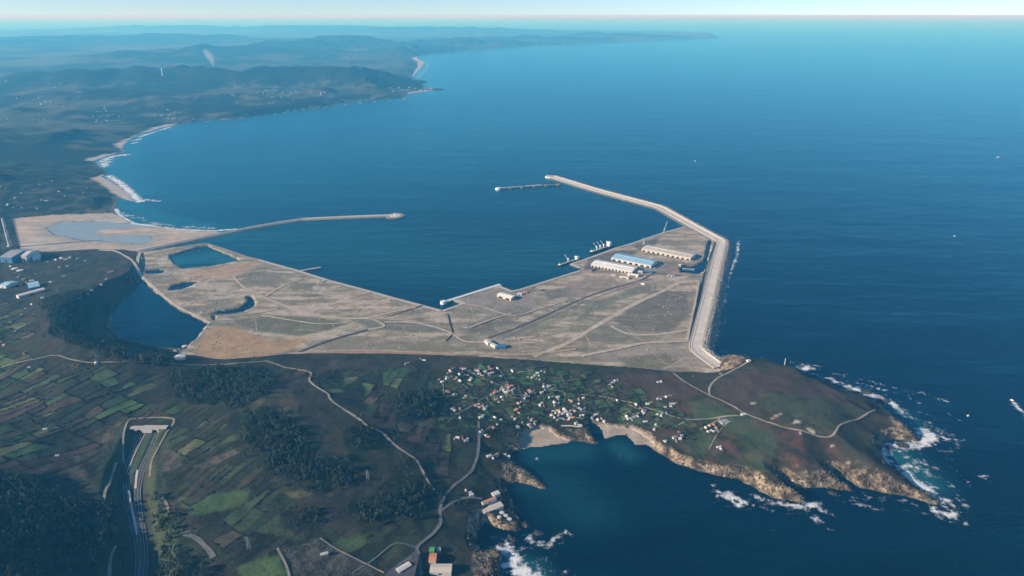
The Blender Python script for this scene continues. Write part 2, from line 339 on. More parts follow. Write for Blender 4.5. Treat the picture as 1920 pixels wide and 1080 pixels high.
# far land
FH = np.zeros(XX.shape)
for (u, v, z, sx, sy) in HILLS:
    c = P(u, v, z); k = np.nonzero((abs(XX - c[0]) < 3.2 * sx) & (abs(YY - c[1]) < 3.2 * sy))
    FH[k] = np.maximum(FH[k], z * np.exp(-0.5 * (((XX[k] - c[0]) / sx) ** 2 + ((YY[k] - c[1]) / sy) ** 2)))
fs = np.clip(YY / 9000, 0.35, 3.0)
fn = fbm(XX, YY, 900, 5, 61); fn2 = fbm(XX, YY, 2600, 3, 71)
rdg = 1 - 2 * np.abs(fbm(XX, YY, 1300, 5, 64) - .5) * 2.2
FH = FH * (0.50 + 0.55 * rdg) * (.78 + .45 * fn) + 52 * fn * fs + 60 * np.clip(fn2 - .45, 0, 1)
beach_far = np.zeros(XX.shape, bool)
for b in beachFar: beach_far |= inside(WX, WY, b)
fslope = 0.10 + 0.55 * np.clip(fbm(XX, YY, 500, 2, 88) - .3, 0, 1)
FH = np.minimum(FH, np.where(beach_far, 0.02 * d_far + .3, fslope * d_far + .4 + .06 * np.maximum(d_far - 80, 0)))
for b in beachFar: FH = np.minimum(FH, 1 + .2 * pdist(XX, YY, b, closed=True, maxd=600) + 6 * nz1 * nearzone + .4 * np.maximum(pdist(XX, YY, b, closed=True, maxd=1200) - 400, 0))
FH = np.minimum(FH, 1.5 + .16 * pdist(XX, YY, sandflat, closed=True, maxd=900) + .5 * np.maximum(pdist(XX, YY, sandflat, closed=True, maxd=1500) - 500, 0))
FH = np.where(d_far < 30, np.minimum(FH, 1 + .5 * d_far), FH)
HT = np.where(in_far, FH, HT)
HT = np.where(in_near, land, HT)
HT = np.where(in_port, 6.0 + 1.1 * (fbm(XX, YY, 50, 3, 5) - .5), HT)
HT = np.where(in_sand & ~in_port, 1.0 + 0.8 * (fbm(XX, YY, 150, 3, 8) - .5), HT)
pond_shade_m = np.zeros(XX.shape, bool)
for p in ponds_and_shade: pond_shade_m |= inside(WX, WY, p)
HT = np.where(pond_shade_m & in_port, -2.5, HT)
HT = np.where(inside(WX, WY, channel) & in_sand, -1.2, HT)
water = ~(in_near | in_port | in_far | in_sand)
HT = np.where(water, np.maximum(-22, -0.5 - 0.5 * np.minimum(d_se, np.minimum(d_far, 60))), HT)
# the motorway cutting
m = np.nonzero((XX < -500) & (XX > -1300) & (YY < 2100) & (YY > 880))
dh = np.full(XX.shape, 1e6); zh = np.zeros(XX.shape); hwend = hwc[0]
x = XX[m]; y = YY[m]; best = np.full(x.shape, 1e9); bz = np.zeros(x.shape)
for q in hwc:
    e = (x - q[0]) ** 2 + (y - q[1]) ** 2; k = e < best; best[k] = e[k]; bz[k] = q[2]
best = np.sqrt(best); beyond = y > hwend[1] + 1
cut = bz - 0.6 + 0.75 * np.maximum(best - 30, 0)
t = HT[m]; t = np.where(~beyond, np.minimum(t, cut), t); HT[m] = t
hw_d = np.full(XX.shape, 1e6); hw_d[m] = np.where(beyond, 1e6, best)

def hgt(x, y):
    x = np.atleast_1d(np.asarray(x, float)); y = np.atleast_1d(np.asarray(y, float))
    i = np.clip(np.searchsorted(xs, x) - 1, 0, len(xs) - 2); j = np.clip(np.searchsorted(ys, y) - 1, 0, len(ys) - 2)
    fx = np.clip((x - xs[i]) / (xs[i + 1] - xs[i]), 0, 1); fy = np.clip((y - ys[j]) / (ys[j + 1] - ys[j]), 0, 1)
    return (HT[j, i] * (1 - fx) + HT[j, i + 1] * fx) * (1 - fy) + (HT[j + 1, i] * (1 - fx) + HT[j + 1, i + 1] * fx) * fy
ZL = np.concatenate([np.arange(620, 200, -4.0), np.arange(200, -0.1, -0.5)])
def T(u, v):
    """point of the ground seen at photo pixel u,v"""
    d = ray(u, v); t = (ZL - H) / d[2]; px = d[0] * t; py = d[1] * t
    h = np.maximum(hgt(px, py), 0); k = np.nonzero(ZL <= h + 1e-6)[0]; k = k[0] if len(k) else -1
    return np.array([px[k], py[k], max(h[k], ZL[k]) if k >= 0 else 0.0])
def TL(pts): return np.array([T(*p) for p in pts])

# ------------------------------------------------------------------ ground colours (real surface colours, painted by land use)
def C(*a): return np.array(a)
CLR = np.zeros(XX.shape + (4,)); CLR[..., 3] = 0
def put(mask, c, a=1.0):
    jj = np.flatnonzero(mask.any(1)); ii = np.flatnonzero(mask.any(0))
    if not len(jj): return
    q = (slice(jj[0], jj[-1] + 1), slice(ii[0], ii[-1] + 1)); w = (mask[q] * a)[..., None]; c = np.asarray(c)
    CLR[q][..., :3] += ((c[q] if c.ndim > 1 else c) - CLR[q][..., :3]) * w
n_big = fbm(XX, YY, 220, 4, 101); n_mid = fbm(XX, YY, 45, 4, 111); n_sml = fbm(XX, YY, 14, 3, 121)
HEATH = C(.050, .047, .032); HEATHG = C(.044, .052, .030); GRASS = C(.060, .088, .034); DGREEN = C(.030, .042, .024); BROWN = C(.068, .048, .038)
put(np.ones(XX.shape), HEATHG * .85)
put(sstep(n_big, .42, .58), HEATH); put(sstep(n_mid, .55, .75), BROWN, .6)
put(sstep(n_mid, .48, .25), DGREEN * .8, .8)
# parcels: long strips along the slope
a0 = P(0, 815, 110); a1 = P(180, 735, 110); ang = math.atan2(a1[1] - a0[1], a1[0] - a0[0])
def parcels(ang, wmin, wmax, lmin, lmax, seed, warp=14):
    ca, sa = math.cos(ang), math.sin(ang)
    wx = XX + warp * 2 * (fbm(XX, YY, 160, 2, seed) - .5) * 4; wy = YY + warp * 2 * (fbm(XX, YY, 160, 2, seed + 5) - .5) * 4
    s = wx * ca + wy * sa; t = -wx * sa + wy * ca
    rg = np.random.default_rng(seed); ed = np.cumsum(rg.uniform(wmin, wmax, 2000)) - 9000
    k = np.clip(np.searchsorted(ed, t), 1, len(ed) - 1)
    dt = np.minimum(t - ed[k - 1], ed[k] - t)
    L = lmin + (lmax - lmin) * hsh(k, k * 0 + 3, seed); off = hsh(k, k * 0 + 7, seed) * 200
    q = (s + off) / L; c = np.floor(q); fr = q - c; ds = np.minimum(fr, 1 - fr) * L
    return k, c, np.minimum(dt, ds), dt, ds
fields = [(.060, .095, .036), (.048, .070, .030), (.085, .095, .042), (.062, .044, .034), (.10, .12, .05), (.075, .062, .042), (.034, .029, .024), (.026, .034, .020), (.078, .105, .040), (.020, .027, .017), (.042, .034, .026), (.022, .024, .018), (.028, .040, .023), (.030, .028, .022)]
def paint_parcels(zone, par, seed, strength=.85, pal=fields, hedge_p=.6):
    k, c, de, dt, ds = par
    hid = hsh(k, c, seed); idx = np.minimum((hid * len(pal)).astype(int), len(pal) - 1)
    cc = np.array(pal)[idx]; br = .62 + .85 * hsh(k, c, seed + 1)
    w = (zone * strength)[..., None]; CLR[..., :3] = CLR[..., :3] * (1 - w) + cc * br[..., None] * w
    hg = (de < 5.0) & (hsh(k, c, seed + 2) < hedge_p) & (zone > .5)
    put(hg, C(.018, .024, .016), .85); return hg
def zone_px(pts, soft=25, warp=True):
    poly = TL(pts)[:, :2]; ins = inside(WX if warp else XX, WY if warp else YY, poly)
    d = pdist(XX, YY, poly, closed=True, maxd=soft * 1.01); return np.where(ins, 1.0, 0.0) * np.clip(.4 + d / soft * .6, 0, 1)
par_left = parcels(ang, 18, 44, 60, 170, 31, 7)
z_left = np.maximum(zone_px([(-200, 640), (120, 660), (240, 690), (330, 705), (320, 750), (440, 770), (480, 860), (560, 940), (640, 980), (620, 1010), (500, 1090), (440, 1090), (380, 990), (300, 930), (180, 930), (-200, 900)]),
                    zone_px([(-200, 560), (60, 560), (90, 640), (-200, 660)]))
z_mid = zone_px([(520, 690), (640, 690), (800, 690), (850, 760), (880, 840), (870, 900), (790, 880), (720, 800), (600, 730)])
z_vil = zone_px([(800, 700), (900, 680), (1060, 690), (1200, 720), (1300, 770), (1340, 830), (1200, 800), (1110, 785), (1000, 800), (930, 815), (820, 800)])
z_se = zone_px([(600, 1000), (700, 985), (780, 990), (800, 1020), (720, 1060), (640, 1050)])
hg1 = paint_parcels(z_left, par_left, 3, .35)
par_mid = parcels(ang + .5, 24, 50, 50, 120, 47, 7)
hg2 = paint_parcels(z_mid, par_mid, 5, .35, hedge_p=.3)
par_v = parcels(.35, 14, 34, 22, 60, 53, 8)
GR = [(.070, .135, .048), (.095, .140, .055), (.06, .12, .05), (.045, .066, .032), (.062, .054, .040), (.048, .075, .038), (.08, .085, .048), (.036, .048, .030), (.055, .048, .036)]
hg3 = paint_parcels(z_vil, par_v, 7, .45, pal=GR, hedge_p=.25)
hg4 = paint_parcels(z_se, par_left, 9, .8, hedge_p=.3)
# single fields that stand out
for pts, c in [([(955, 705), (1005, 693), (1003, 722), (985, 724)], (.06, .135, .05)), ([(598, 720), (640, 718), (645, 735), (615, 738)], (.12, .15, .05)), ([(440, 1062), (525, 1040), (545, 1080), (450, 1090)], (.10, .16, .055)),
               ([(330, 935), (400, 925), (470, 920), (460, 950), (360, 968)], (.07, .125, .045)), ([(75, 770), (120, 780), (110, 792), (72, 778)], (.12, .15, .05)), ([(640, 1012), (740, 985), (720, 1010), (650, 1040)], (.075, .11, .045)),
               ([(520, 925), (560, 915), (590, 925), (560, 938)], (.12, .115, .05)), ([(410, 820), (440, 812), (445, 825), (420, 832)], (.11, .13, .05)), ([(700, 1020), (770, 1000), (800, 1015), (720, 1055)], (.05, .07, .035)),
               ([(455, 745), (470, 720), (545, 730), (570, 790), (540, 800), (500, 770)], (.085, .075, .045)),
               ([(1424, 850), (1450, 848), (1448, 890), (1428, 890)], (.085, .085, .045)), ([(800, 715), (832, 715), (833, 742), (803, 745)], (.075, .10, .045)), ([(838, 715), (865, 712), (880, 730), (845, 735)], (.09, .105, .045)),
               ([(1150, 780), (1195, 775), (1205, 795), (1165, 800)], (.07, .12, .05)), ([(1320, 820), (1345, 800), (1330, 845), (1305, 838)], (.06, .11, .045)), ([(700, 700), (770, 690), (760, 708), (710, 712)], (.055, .11, .05)),
               ([(985, 735), (1060, 745), (1100, 770), (1060, 768), (1000, 770)], (.07, .115, .045)), ([(430, 930), (450, 1000), (560, 1010), (520, 960)], (.07, .09, .04))]:
    put(zone_px(pts, 6), c, .9)
# the headland: dark heath, reddish and olive
z_head = zone_px([(1330, 745), (1345, 705), (1400, 685), (1480, 690), (1600, 745), (1640, 770), (1570, 815), (1520, 812), (1400, 775)], 20)
put(z_head, C(.078, .055, .046), .85); put(z_head * sstep(n_big, .46, .58), C(.058, .072, .040), .85); put(z_head * sstep(n_mid, .56, .66), C(.035, .036, .026), .6)
z_head2 = zone_px([(1200, 770), (1330, 745), (1400, 780), (1560, 825), (1600, 880), (1420, 890), (1330, 870), (1240, 830)], 20)
put(z_head2 * sstep(n_mid, .40, .58), C(.105, .056, .044), .8); put(z_head2 * sstep(n_big, .53, .42), C(.06, .088, .042), .75)
z_h3 = zone_px([(1100, 700), (1260, 700), (1330, 745), (1200, 755), (1110, 740)], 15)
put(z_h3 * sstep(n_big, .40, .55), C(.085, .056, .048), .7)
# cleared, stony plots
CLEAR = [[(188, 830), (205, 800), (232, 790), (232, 845), (225, 855), (195, 848)], [(137, 855), (180, 833), (180, 843), (150, 868)], [(128, 882), (150, 873), (172, 895), (155, 902), (133, 895)], [(288, 850), (300, 832), (322, 845), (344, 868), (318, 888), (282, 890)], [(368, 872), (440, 842), (447, 852), (380, 880)],
         [(162, 945), (190, 938), (200, 955), (180, 955)], [(445, 955), (475, 948), (470, 962), (450, 968)], [(520, 1030), (600, 1010), (650, 1040), (700, 1065), (700, 1080), (560, 1085)], [(455, 980), (510, 975), (500, 990), (460, 990)], [(335, 990), (370, 985), (375, 1000), (345, 1000)]]
z_clear = np.zeros(XX.shape)
for p in CLEAR: z_clear = np.maximum(z_clear, zone_px(p, 4))
put(z_clear, C(.14, .125, .095), .85); put(z_clear * (n_sml > .52), C(.05, .05, .035), .7)
# woods floor
WOODS = [[(330, 692), (400, 687), (470, 692), (520, 715), (500, 742), (470, 760), (430, 757), (370, 760), (325, 745), (310, 715)], [(450, 780), (500, 762), (560, 790), (575, 830), (585, 870), (580, 905), (545, 912), (510, 890), (470, 850), (458, 810)],
         [(585, 870), (640, 850), (665, 880), (670, 903), (640, 916), (600, 905), (622, 922), (590, 932), (575, 900)], [(640, 810), (680, 782), (700, 800), (705, 832), (690, 850), (650, 850)],
         [(630, 958), (680, 927), (740, 907), (790, 898), (815, 912), (815, 950), (790, 975), (750, 985), (700, 980), (660, 972)], [(-150, 880), (0, 885), (60, 900), (110, 935), (160, 938), (210, 955), (228, 985), (232, 1010), (225, 1090), (-200, 1120)],
         [(285, 900), (300, 935), (312, 962), (338, 990), (330, 1012), (380, 1060), (400, 1090), (300, 1100), (298, 1030), (288, 960)], [(80, 565), (150, 545), (175, 575), (168, 610), (178, 655), (130, 650), (100, 625)], [(735, 742), (790, 728), (828, 760), (800, 790), (752, 782)],
         [(735, 872), (762, 862), (772, 905), (745, 912)], [(185, 585), (225, 548), (262, 518), (258, 530), (215, 568), (185, 600)], [(180, 640), (250, 668), (330, 678), (325, 688), (250, 680), (180, 665)], [(530, 960), (590, 955), (600, 985), (560, 1000), (520, 990)], [(905, 800), (935, 792), (950, 812), (935, 830), (905, 822)], [(420, 760), (450, 770), (455, 800), (430, 795)]]
z_wood = np.zeros(XX.shape)
for p in WOODS: z_wood = np.maximum(z_wood, zone_px(p, 8))
put(z_wood, C(.022, .030, .018), .9)
# motorway banks
put((hw_d < 75) & (hw_d > 28), C(.062, .080, .040), .7); put(hw_d < 29, C(.07, .075, .065), .8)
# far land use
fw = in_far.astype(float)
slope_n = fbm(XX, YY, 1400, 4, 131); parc = fbm(XX, YY, 130, 3, 141)
put(fw, C(.013, .024, .018)); put(fw * sstep(slope_n + .45 * (parc - .5), .48, .54) * (FH < 140), C(.075, .085, .052), .75)
put(fw * sstep(parc, .55, .62) * sstep(slope_n, .40, .5) * (FH < 200), C(.14, .135, .095), .55)
put(fw * sstep(FH, 110, 190), C(.015, .027, .02), .7)
put(fw * (d_far < 25) * (fn > .45), C(.22, .19, .15), .7)
put(fw * (YY < 5600) * sstep(n_mid, .45, .65), C(.11, .105, .075), .5)
put(fw * sstep(fbm(XX, YY, 3000, 3, 151), .5, .58) * (YY > 15000) * (FH < 150), C(.13, .13, .10), .5)
# sand
SAND = C(.52, .43, .33)
put(beach_se & in_near & (land < 6), C(.40, .34, .27)); put(beach_far & in_far & (d_far < 60 + YY * .006), C(.44, .39, .32)); put(in_sand & ~in_port, SAND * (.85 + .3 * (n_big[..., None] - .3)))
put(in_sand * sstep(n_big, .5, .6), C(.40, .37, .31), .7); put((in_sand & ~in_port) * sstep(pdist(XX, YY, channel, closed=True, maxd=130) + 90 * (n_mid - .5), 90, 20), C(.31, .29, .26), .75); put((in_sand & ~in_port) * sstep(fbm(XX * .25, YY, 60, 3, 171), .56, .66), C(.60, .52, .42), .6)
# port fill
strk = fbm(XX * .35 + YY * .15, YY * 1.2, 40, 4, 161)
pf = in_port.astype(float)
put(pf, C(.38, .305, .215)); put(pf * sstep(fbm(XX, YY, 420, 3, 181), .46, .58), C(.27, .25, .17), .7); put(pf * sstep(n_big, .46, .58), C(.235, .22, .16), .8); put(pf * sstep(strk, .54, .64), C(.50, .43, .335), .85); put(pf * sstep(strk, .44, .34), C(.18, .175, .13), .65)
for k in range(70):
    a = port.min(0) + RNG.random(2) * (port.max(0) - port.min(0)); an = RNG.normal(.42, .35); ln = [a]
    for q in range(9): an += RNG.normal(0, .13); ln.append(ln[-1] + RNG.uniform(35, 70) * np.array([math.cos(an), math.sin(an)]))
    wk = RNG.uniform(3, 8); put(pf * np.exp(-(pdist(XX, YY, np.array(ln), maxd=30) / wk) ** 2), C(.46, .41, .33) if RNG.random() < .7 else C(.15, .145, .12), RNG.uniform(.4, .8))
put(pf * sstep(n_sml, .58, .72), C(.12, .115, .095), .35)
def pz(pts, soft=15): 
    poly = PL(pts, 6.0); ins = inside(WX, WY, poly); d = pdist(XX, YY, poly, closed=True, maxd=soft * 1.01); return np.where(ins, np.clip(.2 + d / soft * .8, 0, 1), 0.0)
for pts, c, a in [([(360, 655), (395, 612), (440, 612), (520, 640), (560, 630), (585, 635), (550, 655), (500, 672), (440, 678), (380, 672)], (.37, .27, .175), .85),
                  ([(345, 508), (400, 502), (470, 488), (490, 495), (440, 520), (400, 525), (350, 522)], (.40, .30, .215), .8),
                  ([(385, 530), (440, 528), (448, 540), (420, 547), (388, 543)], (.42, .37, .30), .8),
                  ([(440, 600), (520, 590), (600, 595), (660, 605), (620, 620), (560, 632), (500, 625), (450, 612)], (.15, .155, .11), .8),
                  ([(660, 605), (720, 597), (800, 605), (840, 620), (780, 625), (700, 618)], (.155, .165, .13), .75),
                  ([(460, 515), (520, 510), (540, 525), (500, 540), (455, 535)], (.19, .18, .145), .7), ([(540, 530), (590, 530), (590, 550), (545, 548)], (.17, .165, .13), .7),
                  ([(860, 540), (930, 540), (1000, 550), (1010, 575), (930, 590), (860, 580)], (.27, .245, .21), .8), ([(1020, 545), (1075, 535), (1075, 555), (1025, 565)], (.16, .155, .135), .7),
                  ([(1150, 600), (1220, 545), (1290, 545), (1295, 590), (1260, 625), (1190, 622)], (.155, .145, .115), .75), ([(1095, 575), (1180, 540), (1230, 530), (1240, 540), (1160, 565), (1090, 600)], (.17, .18, .135), .7),
                  ([(905, 590), (960, 570), (1010, 580), (950, 612), (900, 612)], (.19, .18, .15), .6), ([(870, 605), (920, 600), (930, 620), (880, 625)], (.13, .125, .105), .7), ([(895, 628), (940, 630), (960, 655), (900, 655)], (.32, .29, .24), .7),
                  ([(1000, 590), (1080, 570), (1060, 600), (1000, 625), (960, 635)], (.23, .22, .16), .7), ([(560, 640), (640, 632), (760, 640), (880, 648), (900, 660), (700, 660), (590, 660)], (.215, .20, .15), .7),
                  ([(560, 655), (700, 657), (860, 663), (860, 668), (700, 666), (560, 667)], (.38, .27, .19), .8), ([(1100, 655), (1250, 640), (1290, 655), (1340, 690), (1240, 690), (1120, 675)], (.29, .265, .225), .7),
                  ([(1160, 668), (1250, 662), (1280, 682), (1230, 692), (1170, 688)], (.16, .15, .10), .7), ([(1265, 500), (1310, 490), (1318, 498), (1270, 520), (1225, 520)], (.33, .26, .20), .8),
                  ([(1100, 485), (1160, 468), (1200, 470), (1150, 505), (1090, 508)], (.115, .11, .115), .75), ([(1180, 460), (1245, 440), (1230, 460), (1200, 470)], (.12, .115, .12), .7), ([(1210, 500), (1310, 488), (1316, 495), (1250, 515), (1200, 512)], (.21, .18, .16), .6),
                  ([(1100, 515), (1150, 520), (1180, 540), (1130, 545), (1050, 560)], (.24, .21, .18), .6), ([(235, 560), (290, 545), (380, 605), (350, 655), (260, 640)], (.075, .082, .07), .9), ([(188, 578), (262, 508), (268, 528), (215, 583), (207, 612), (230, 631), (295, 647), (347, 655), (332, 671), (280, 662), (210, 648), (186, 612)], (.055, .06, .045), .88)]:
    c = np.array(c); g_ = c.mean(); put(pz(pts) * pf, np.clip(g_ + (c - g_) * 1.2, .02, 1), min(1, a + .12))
# steep ground near the sea is bare rock, the rest of the fraction goes to the shader
gy, gx = np.gradient(HT); dxs = np.gradient(xs)[None, :]; dys = np.gradient(ys)[:, None]
slp = np.hypot(gx / dxs, gy / dys)
rk = in_near * sstep(slp + .25 * (n_sml - .5), .42, .80) * sstep(75 + 40 * (n_mid - .5), d_se, d_se + 30)
z_rock = np.zeros(XX.shape)
for p in [[(1540, 893), (1600, 880), (1660, 885), (1760, 940), (1700, 930), (1640, 918), (1600, 905)], [(1400, 905), (1440, 895), (1520, 940), (1460, 935)], [(1215, 838), (1240, 838), (1330, 880), (1400, 893), (1390, 900), (1290, 880)], [(1466, 895), (1590, 898), (1610, 918), (1520, 915)], [(1665, 782), (1690, 790), (1725, 828), (1690, 825)],
          [(940, 868), (985, 878), (1022, 912), (1010, 918), (950, 900)], [(905, 975), (970, 978), (970, 994), (915, 990)], [(1350, 672), (1400, 670), (1385, 690), (1350, 695)], [(885, 1035), (945, 1035), (940, 1085), (890, 1085)], [(1060, 805), (1100, 805), (1124, 832), (1085, 828)]]:
    z_rock = np.maximum(z_rock, zone_px(p, 6))
rk = np.maximum(rk, z_rock * in_near * (.5 + .8 * sstep(n_sml, .35, .55)) * (HT > .2)); rk = np.clip(rk, 0, 1); rk *= ~(beach_se & (land < 3))
CLR[..., 3] = rk
put((in_near & (HT < 1.6) & ~beach_se), C(.05, .045, .04), .7)
# little dry outcrops on the heath
for (u, v, r) in [(1412, 757, 9), (1455, 780, 10), (1462, 776, 9), (1449, 784, 7), (1494, 790, 12), (1489, 793, 8), (1517, 806, 9), (1525, 811, 7), (1590, 868, 9), (1560, 836, 6), (1500, 812, 5), (1386, 840, 5), (1350, 700, 8), (1365, 690, 11), (1378, 682, 12), (1300, 705, 6)]:
    c = T(u, v); e = np.hypot(XX - c[0], YY - c[1]); put(sstep(e + 10 * (n_sml - .5), r, r * .4), C(.50, .44, .34), .9)
z = zone_px([(1352, 692), (1362, 672), (1368, 672), (1364, 692)], 4); put(z, C(.36, .32, .22), .9)
z = zone_px([(1372, 692), (1376, 672), (1386, 670), (1385, 684)], 4); put(z, C(.44, .25, .16), .9)

# ------------------------------------------------------------------ ground material and meshes
def ground_material():
    m, nt, n, l, b = new_mat('ground'); b.inputs['Roughness'].default_value = 0.95; b.inputs['Specular IOR Level'].default_value = 0.1
    at = n.new('ShaderNodeVertexColor'); at.layer_name = 'col'
    g = n.new('ShaderNodeNewGeometry')
    def noise(scale, det=4, ro=.6):
        q = n.new('ShaderNodeTexNoise'); q.inputs['Scale'].default_value = scale; q.inputs['Detail'].default_value = det; q.inputs['Roughness'].default_value = ro; l.new(g.outputs['Position'], q.inputs['Vector']); return q
    def mrange(s, a, b_, c, d):
        q = n.new('ShaderNodeMapRange'); q.inputs['From Min'].default_value = a; q.inputs['From Max'].default_value = b_; q.inputs['To Min'].default_value = c; q.inputs['To Max'].default_value = d; l.new(s, q.inputs[0]); return q.outputs[0]
    def math_(op, a, b_):
        q = n.new('ShaderNodeMath'); q.operation = op
        for k, s in enumerate((a, b_)):
            if isinstance(s, (int, float)): q.inputs[k].default_value = s
            else: l.new(s, q.inputs[k])
        return q.outputs[0]
    n1 = noise(.12, 5, .7); n2 = noise(.02, 4, .6); n3 = noise(.35, 3, .7)
    f = math_('MULTIPLY', mrange(n1.outputs[0], .3, .7, .74, 1.26), mrange(n2.outputs[0], .3, .7, .82, 1.18))
    f = math_('MULTIPLY', f, mrange(n3.outputs[0], .3, .7, .82, 1.18))
    sc = n.new('ShaderNodeVectorMath'); sc.operation = 'SCALE'; l.new(at.outputs['Color'], sc.inputs[0]); l.new(f, sc.inputs['Scale'])
    vo = n.new('ShaderNodeTexVoronoi'); vo.inputs['Scale'].default_value = .11; l.new(g.outputs['Position'], vo.inputs['Vector'])
    rr = n.new('ShaderNodeValToRGB'); l.new(noise(.09, 6, .75).outputs[0], rr.inputs[0])
    e = rr.color_ramp.elements; e[0].position = .34; e[0].color = (.055, .045, .038, 1); e[1].position = .66; e[1].color = (.42, .32, .21, 1)
    k = e.new(.48); k.color = (.20, .15, .105, 1); k = e.new(.57); k.color = (.34, .265, .18, 1)
    rs = n.new('ShaderNodeVectorMath'); rs.operation = 'SCALE'; l.new(rr.outputs[0], rs.inputs[0]); l.new(mrange(noise(.03, 3, .6).outputs[0], .40, .58, .25, 1.3), rs.inputs['Scale'])
    mx = n.new('ShaderNodeMix'); mx.data_type = 'RGBA'; l.new(at.outputs['Alpha'], mx.inputs['Factor']); l.new(sc.outputs[0], mx.inputs['A']); l.new(rs.outputs[0], mx.inputs['B'])
    l.new(mx.outputs['Result'], b.inputs['Base Color'])
    bp = n.new('ShaderNodeBump'); bp.inputs['Distance'].default_value = 3.0; bp.inputs['Strength'].default_value = .55
    hh = math_('ADD', n1.outputs[0], math_('MULTIPLY', math_('MULTIPLY', vo.outputs['Distance'], at.outputs['Alpha']), 1.0))
    l.new(hh, bp.inputs['Height']); l.new(bp.outputs[0], b.inputs['Normal']); return m
M['ground'] = ground_material()
nx, ny = len(xs), len(ys)
JJ, II = np.meshgrid(np.arange(ny - 1), np.arange(nx - 1), indexing='ij')
q00 = (JJ * nx + II).ravel(); quads = np.stack([q00, q00 + 1, q00 + nx + 1, q00 + nx], 1)
hq = HT.ravel()[quads]; xq = XX.ravel()[quads]; yq = YY.ravel()[quads]
portv = in_port.ravel()[quads]
vis = (hq.max(1) > -2.6) & (np.abs(xq).min(1) < .92 * yq.max(1) + 500)
sea_edge = (water & (d_port < 40)).ravel()[quads]        # keep the made ground back from the quay line
vis &= ~(sea_edge.any(1) & portv.any(1))
cls = np.where(portv.all(1), 1, np.where((in_sand & ~in_port).ravel()[quads].all(1), 2, np.where(in_far.ravel()[quads].any(1), 3, 0)))
bfar = ((beach_far & in_far)).ravel()[quads].all(1); cls[bfar & (cls == 3)] = 4
bse = ((beach_se & in_near & (land < 6))).ravel()[quads].all(1); cls[bse & (cls == 0)] = 5
allv = np.stack([XX.ravel(), YY.ravel(), HT.ravel()], 1); allc = CLR.reshape(-1, 4)
for ci, nm in enumerate(['headland_ground', 'harbour_fill', 'estuary_sand', 'far_hills', 'far_beach', 'cove_beach']):
    fq = quads[vis & (cls == ci)]
    if not len(fq): continue
    uq, inv = np.unique(fq, return_inverse=True)
    link(nm, mesh_np(nm, allv[uq], inv.reshape(-1, 4), [M['ground']], True, allc[uq]), kind='structure')

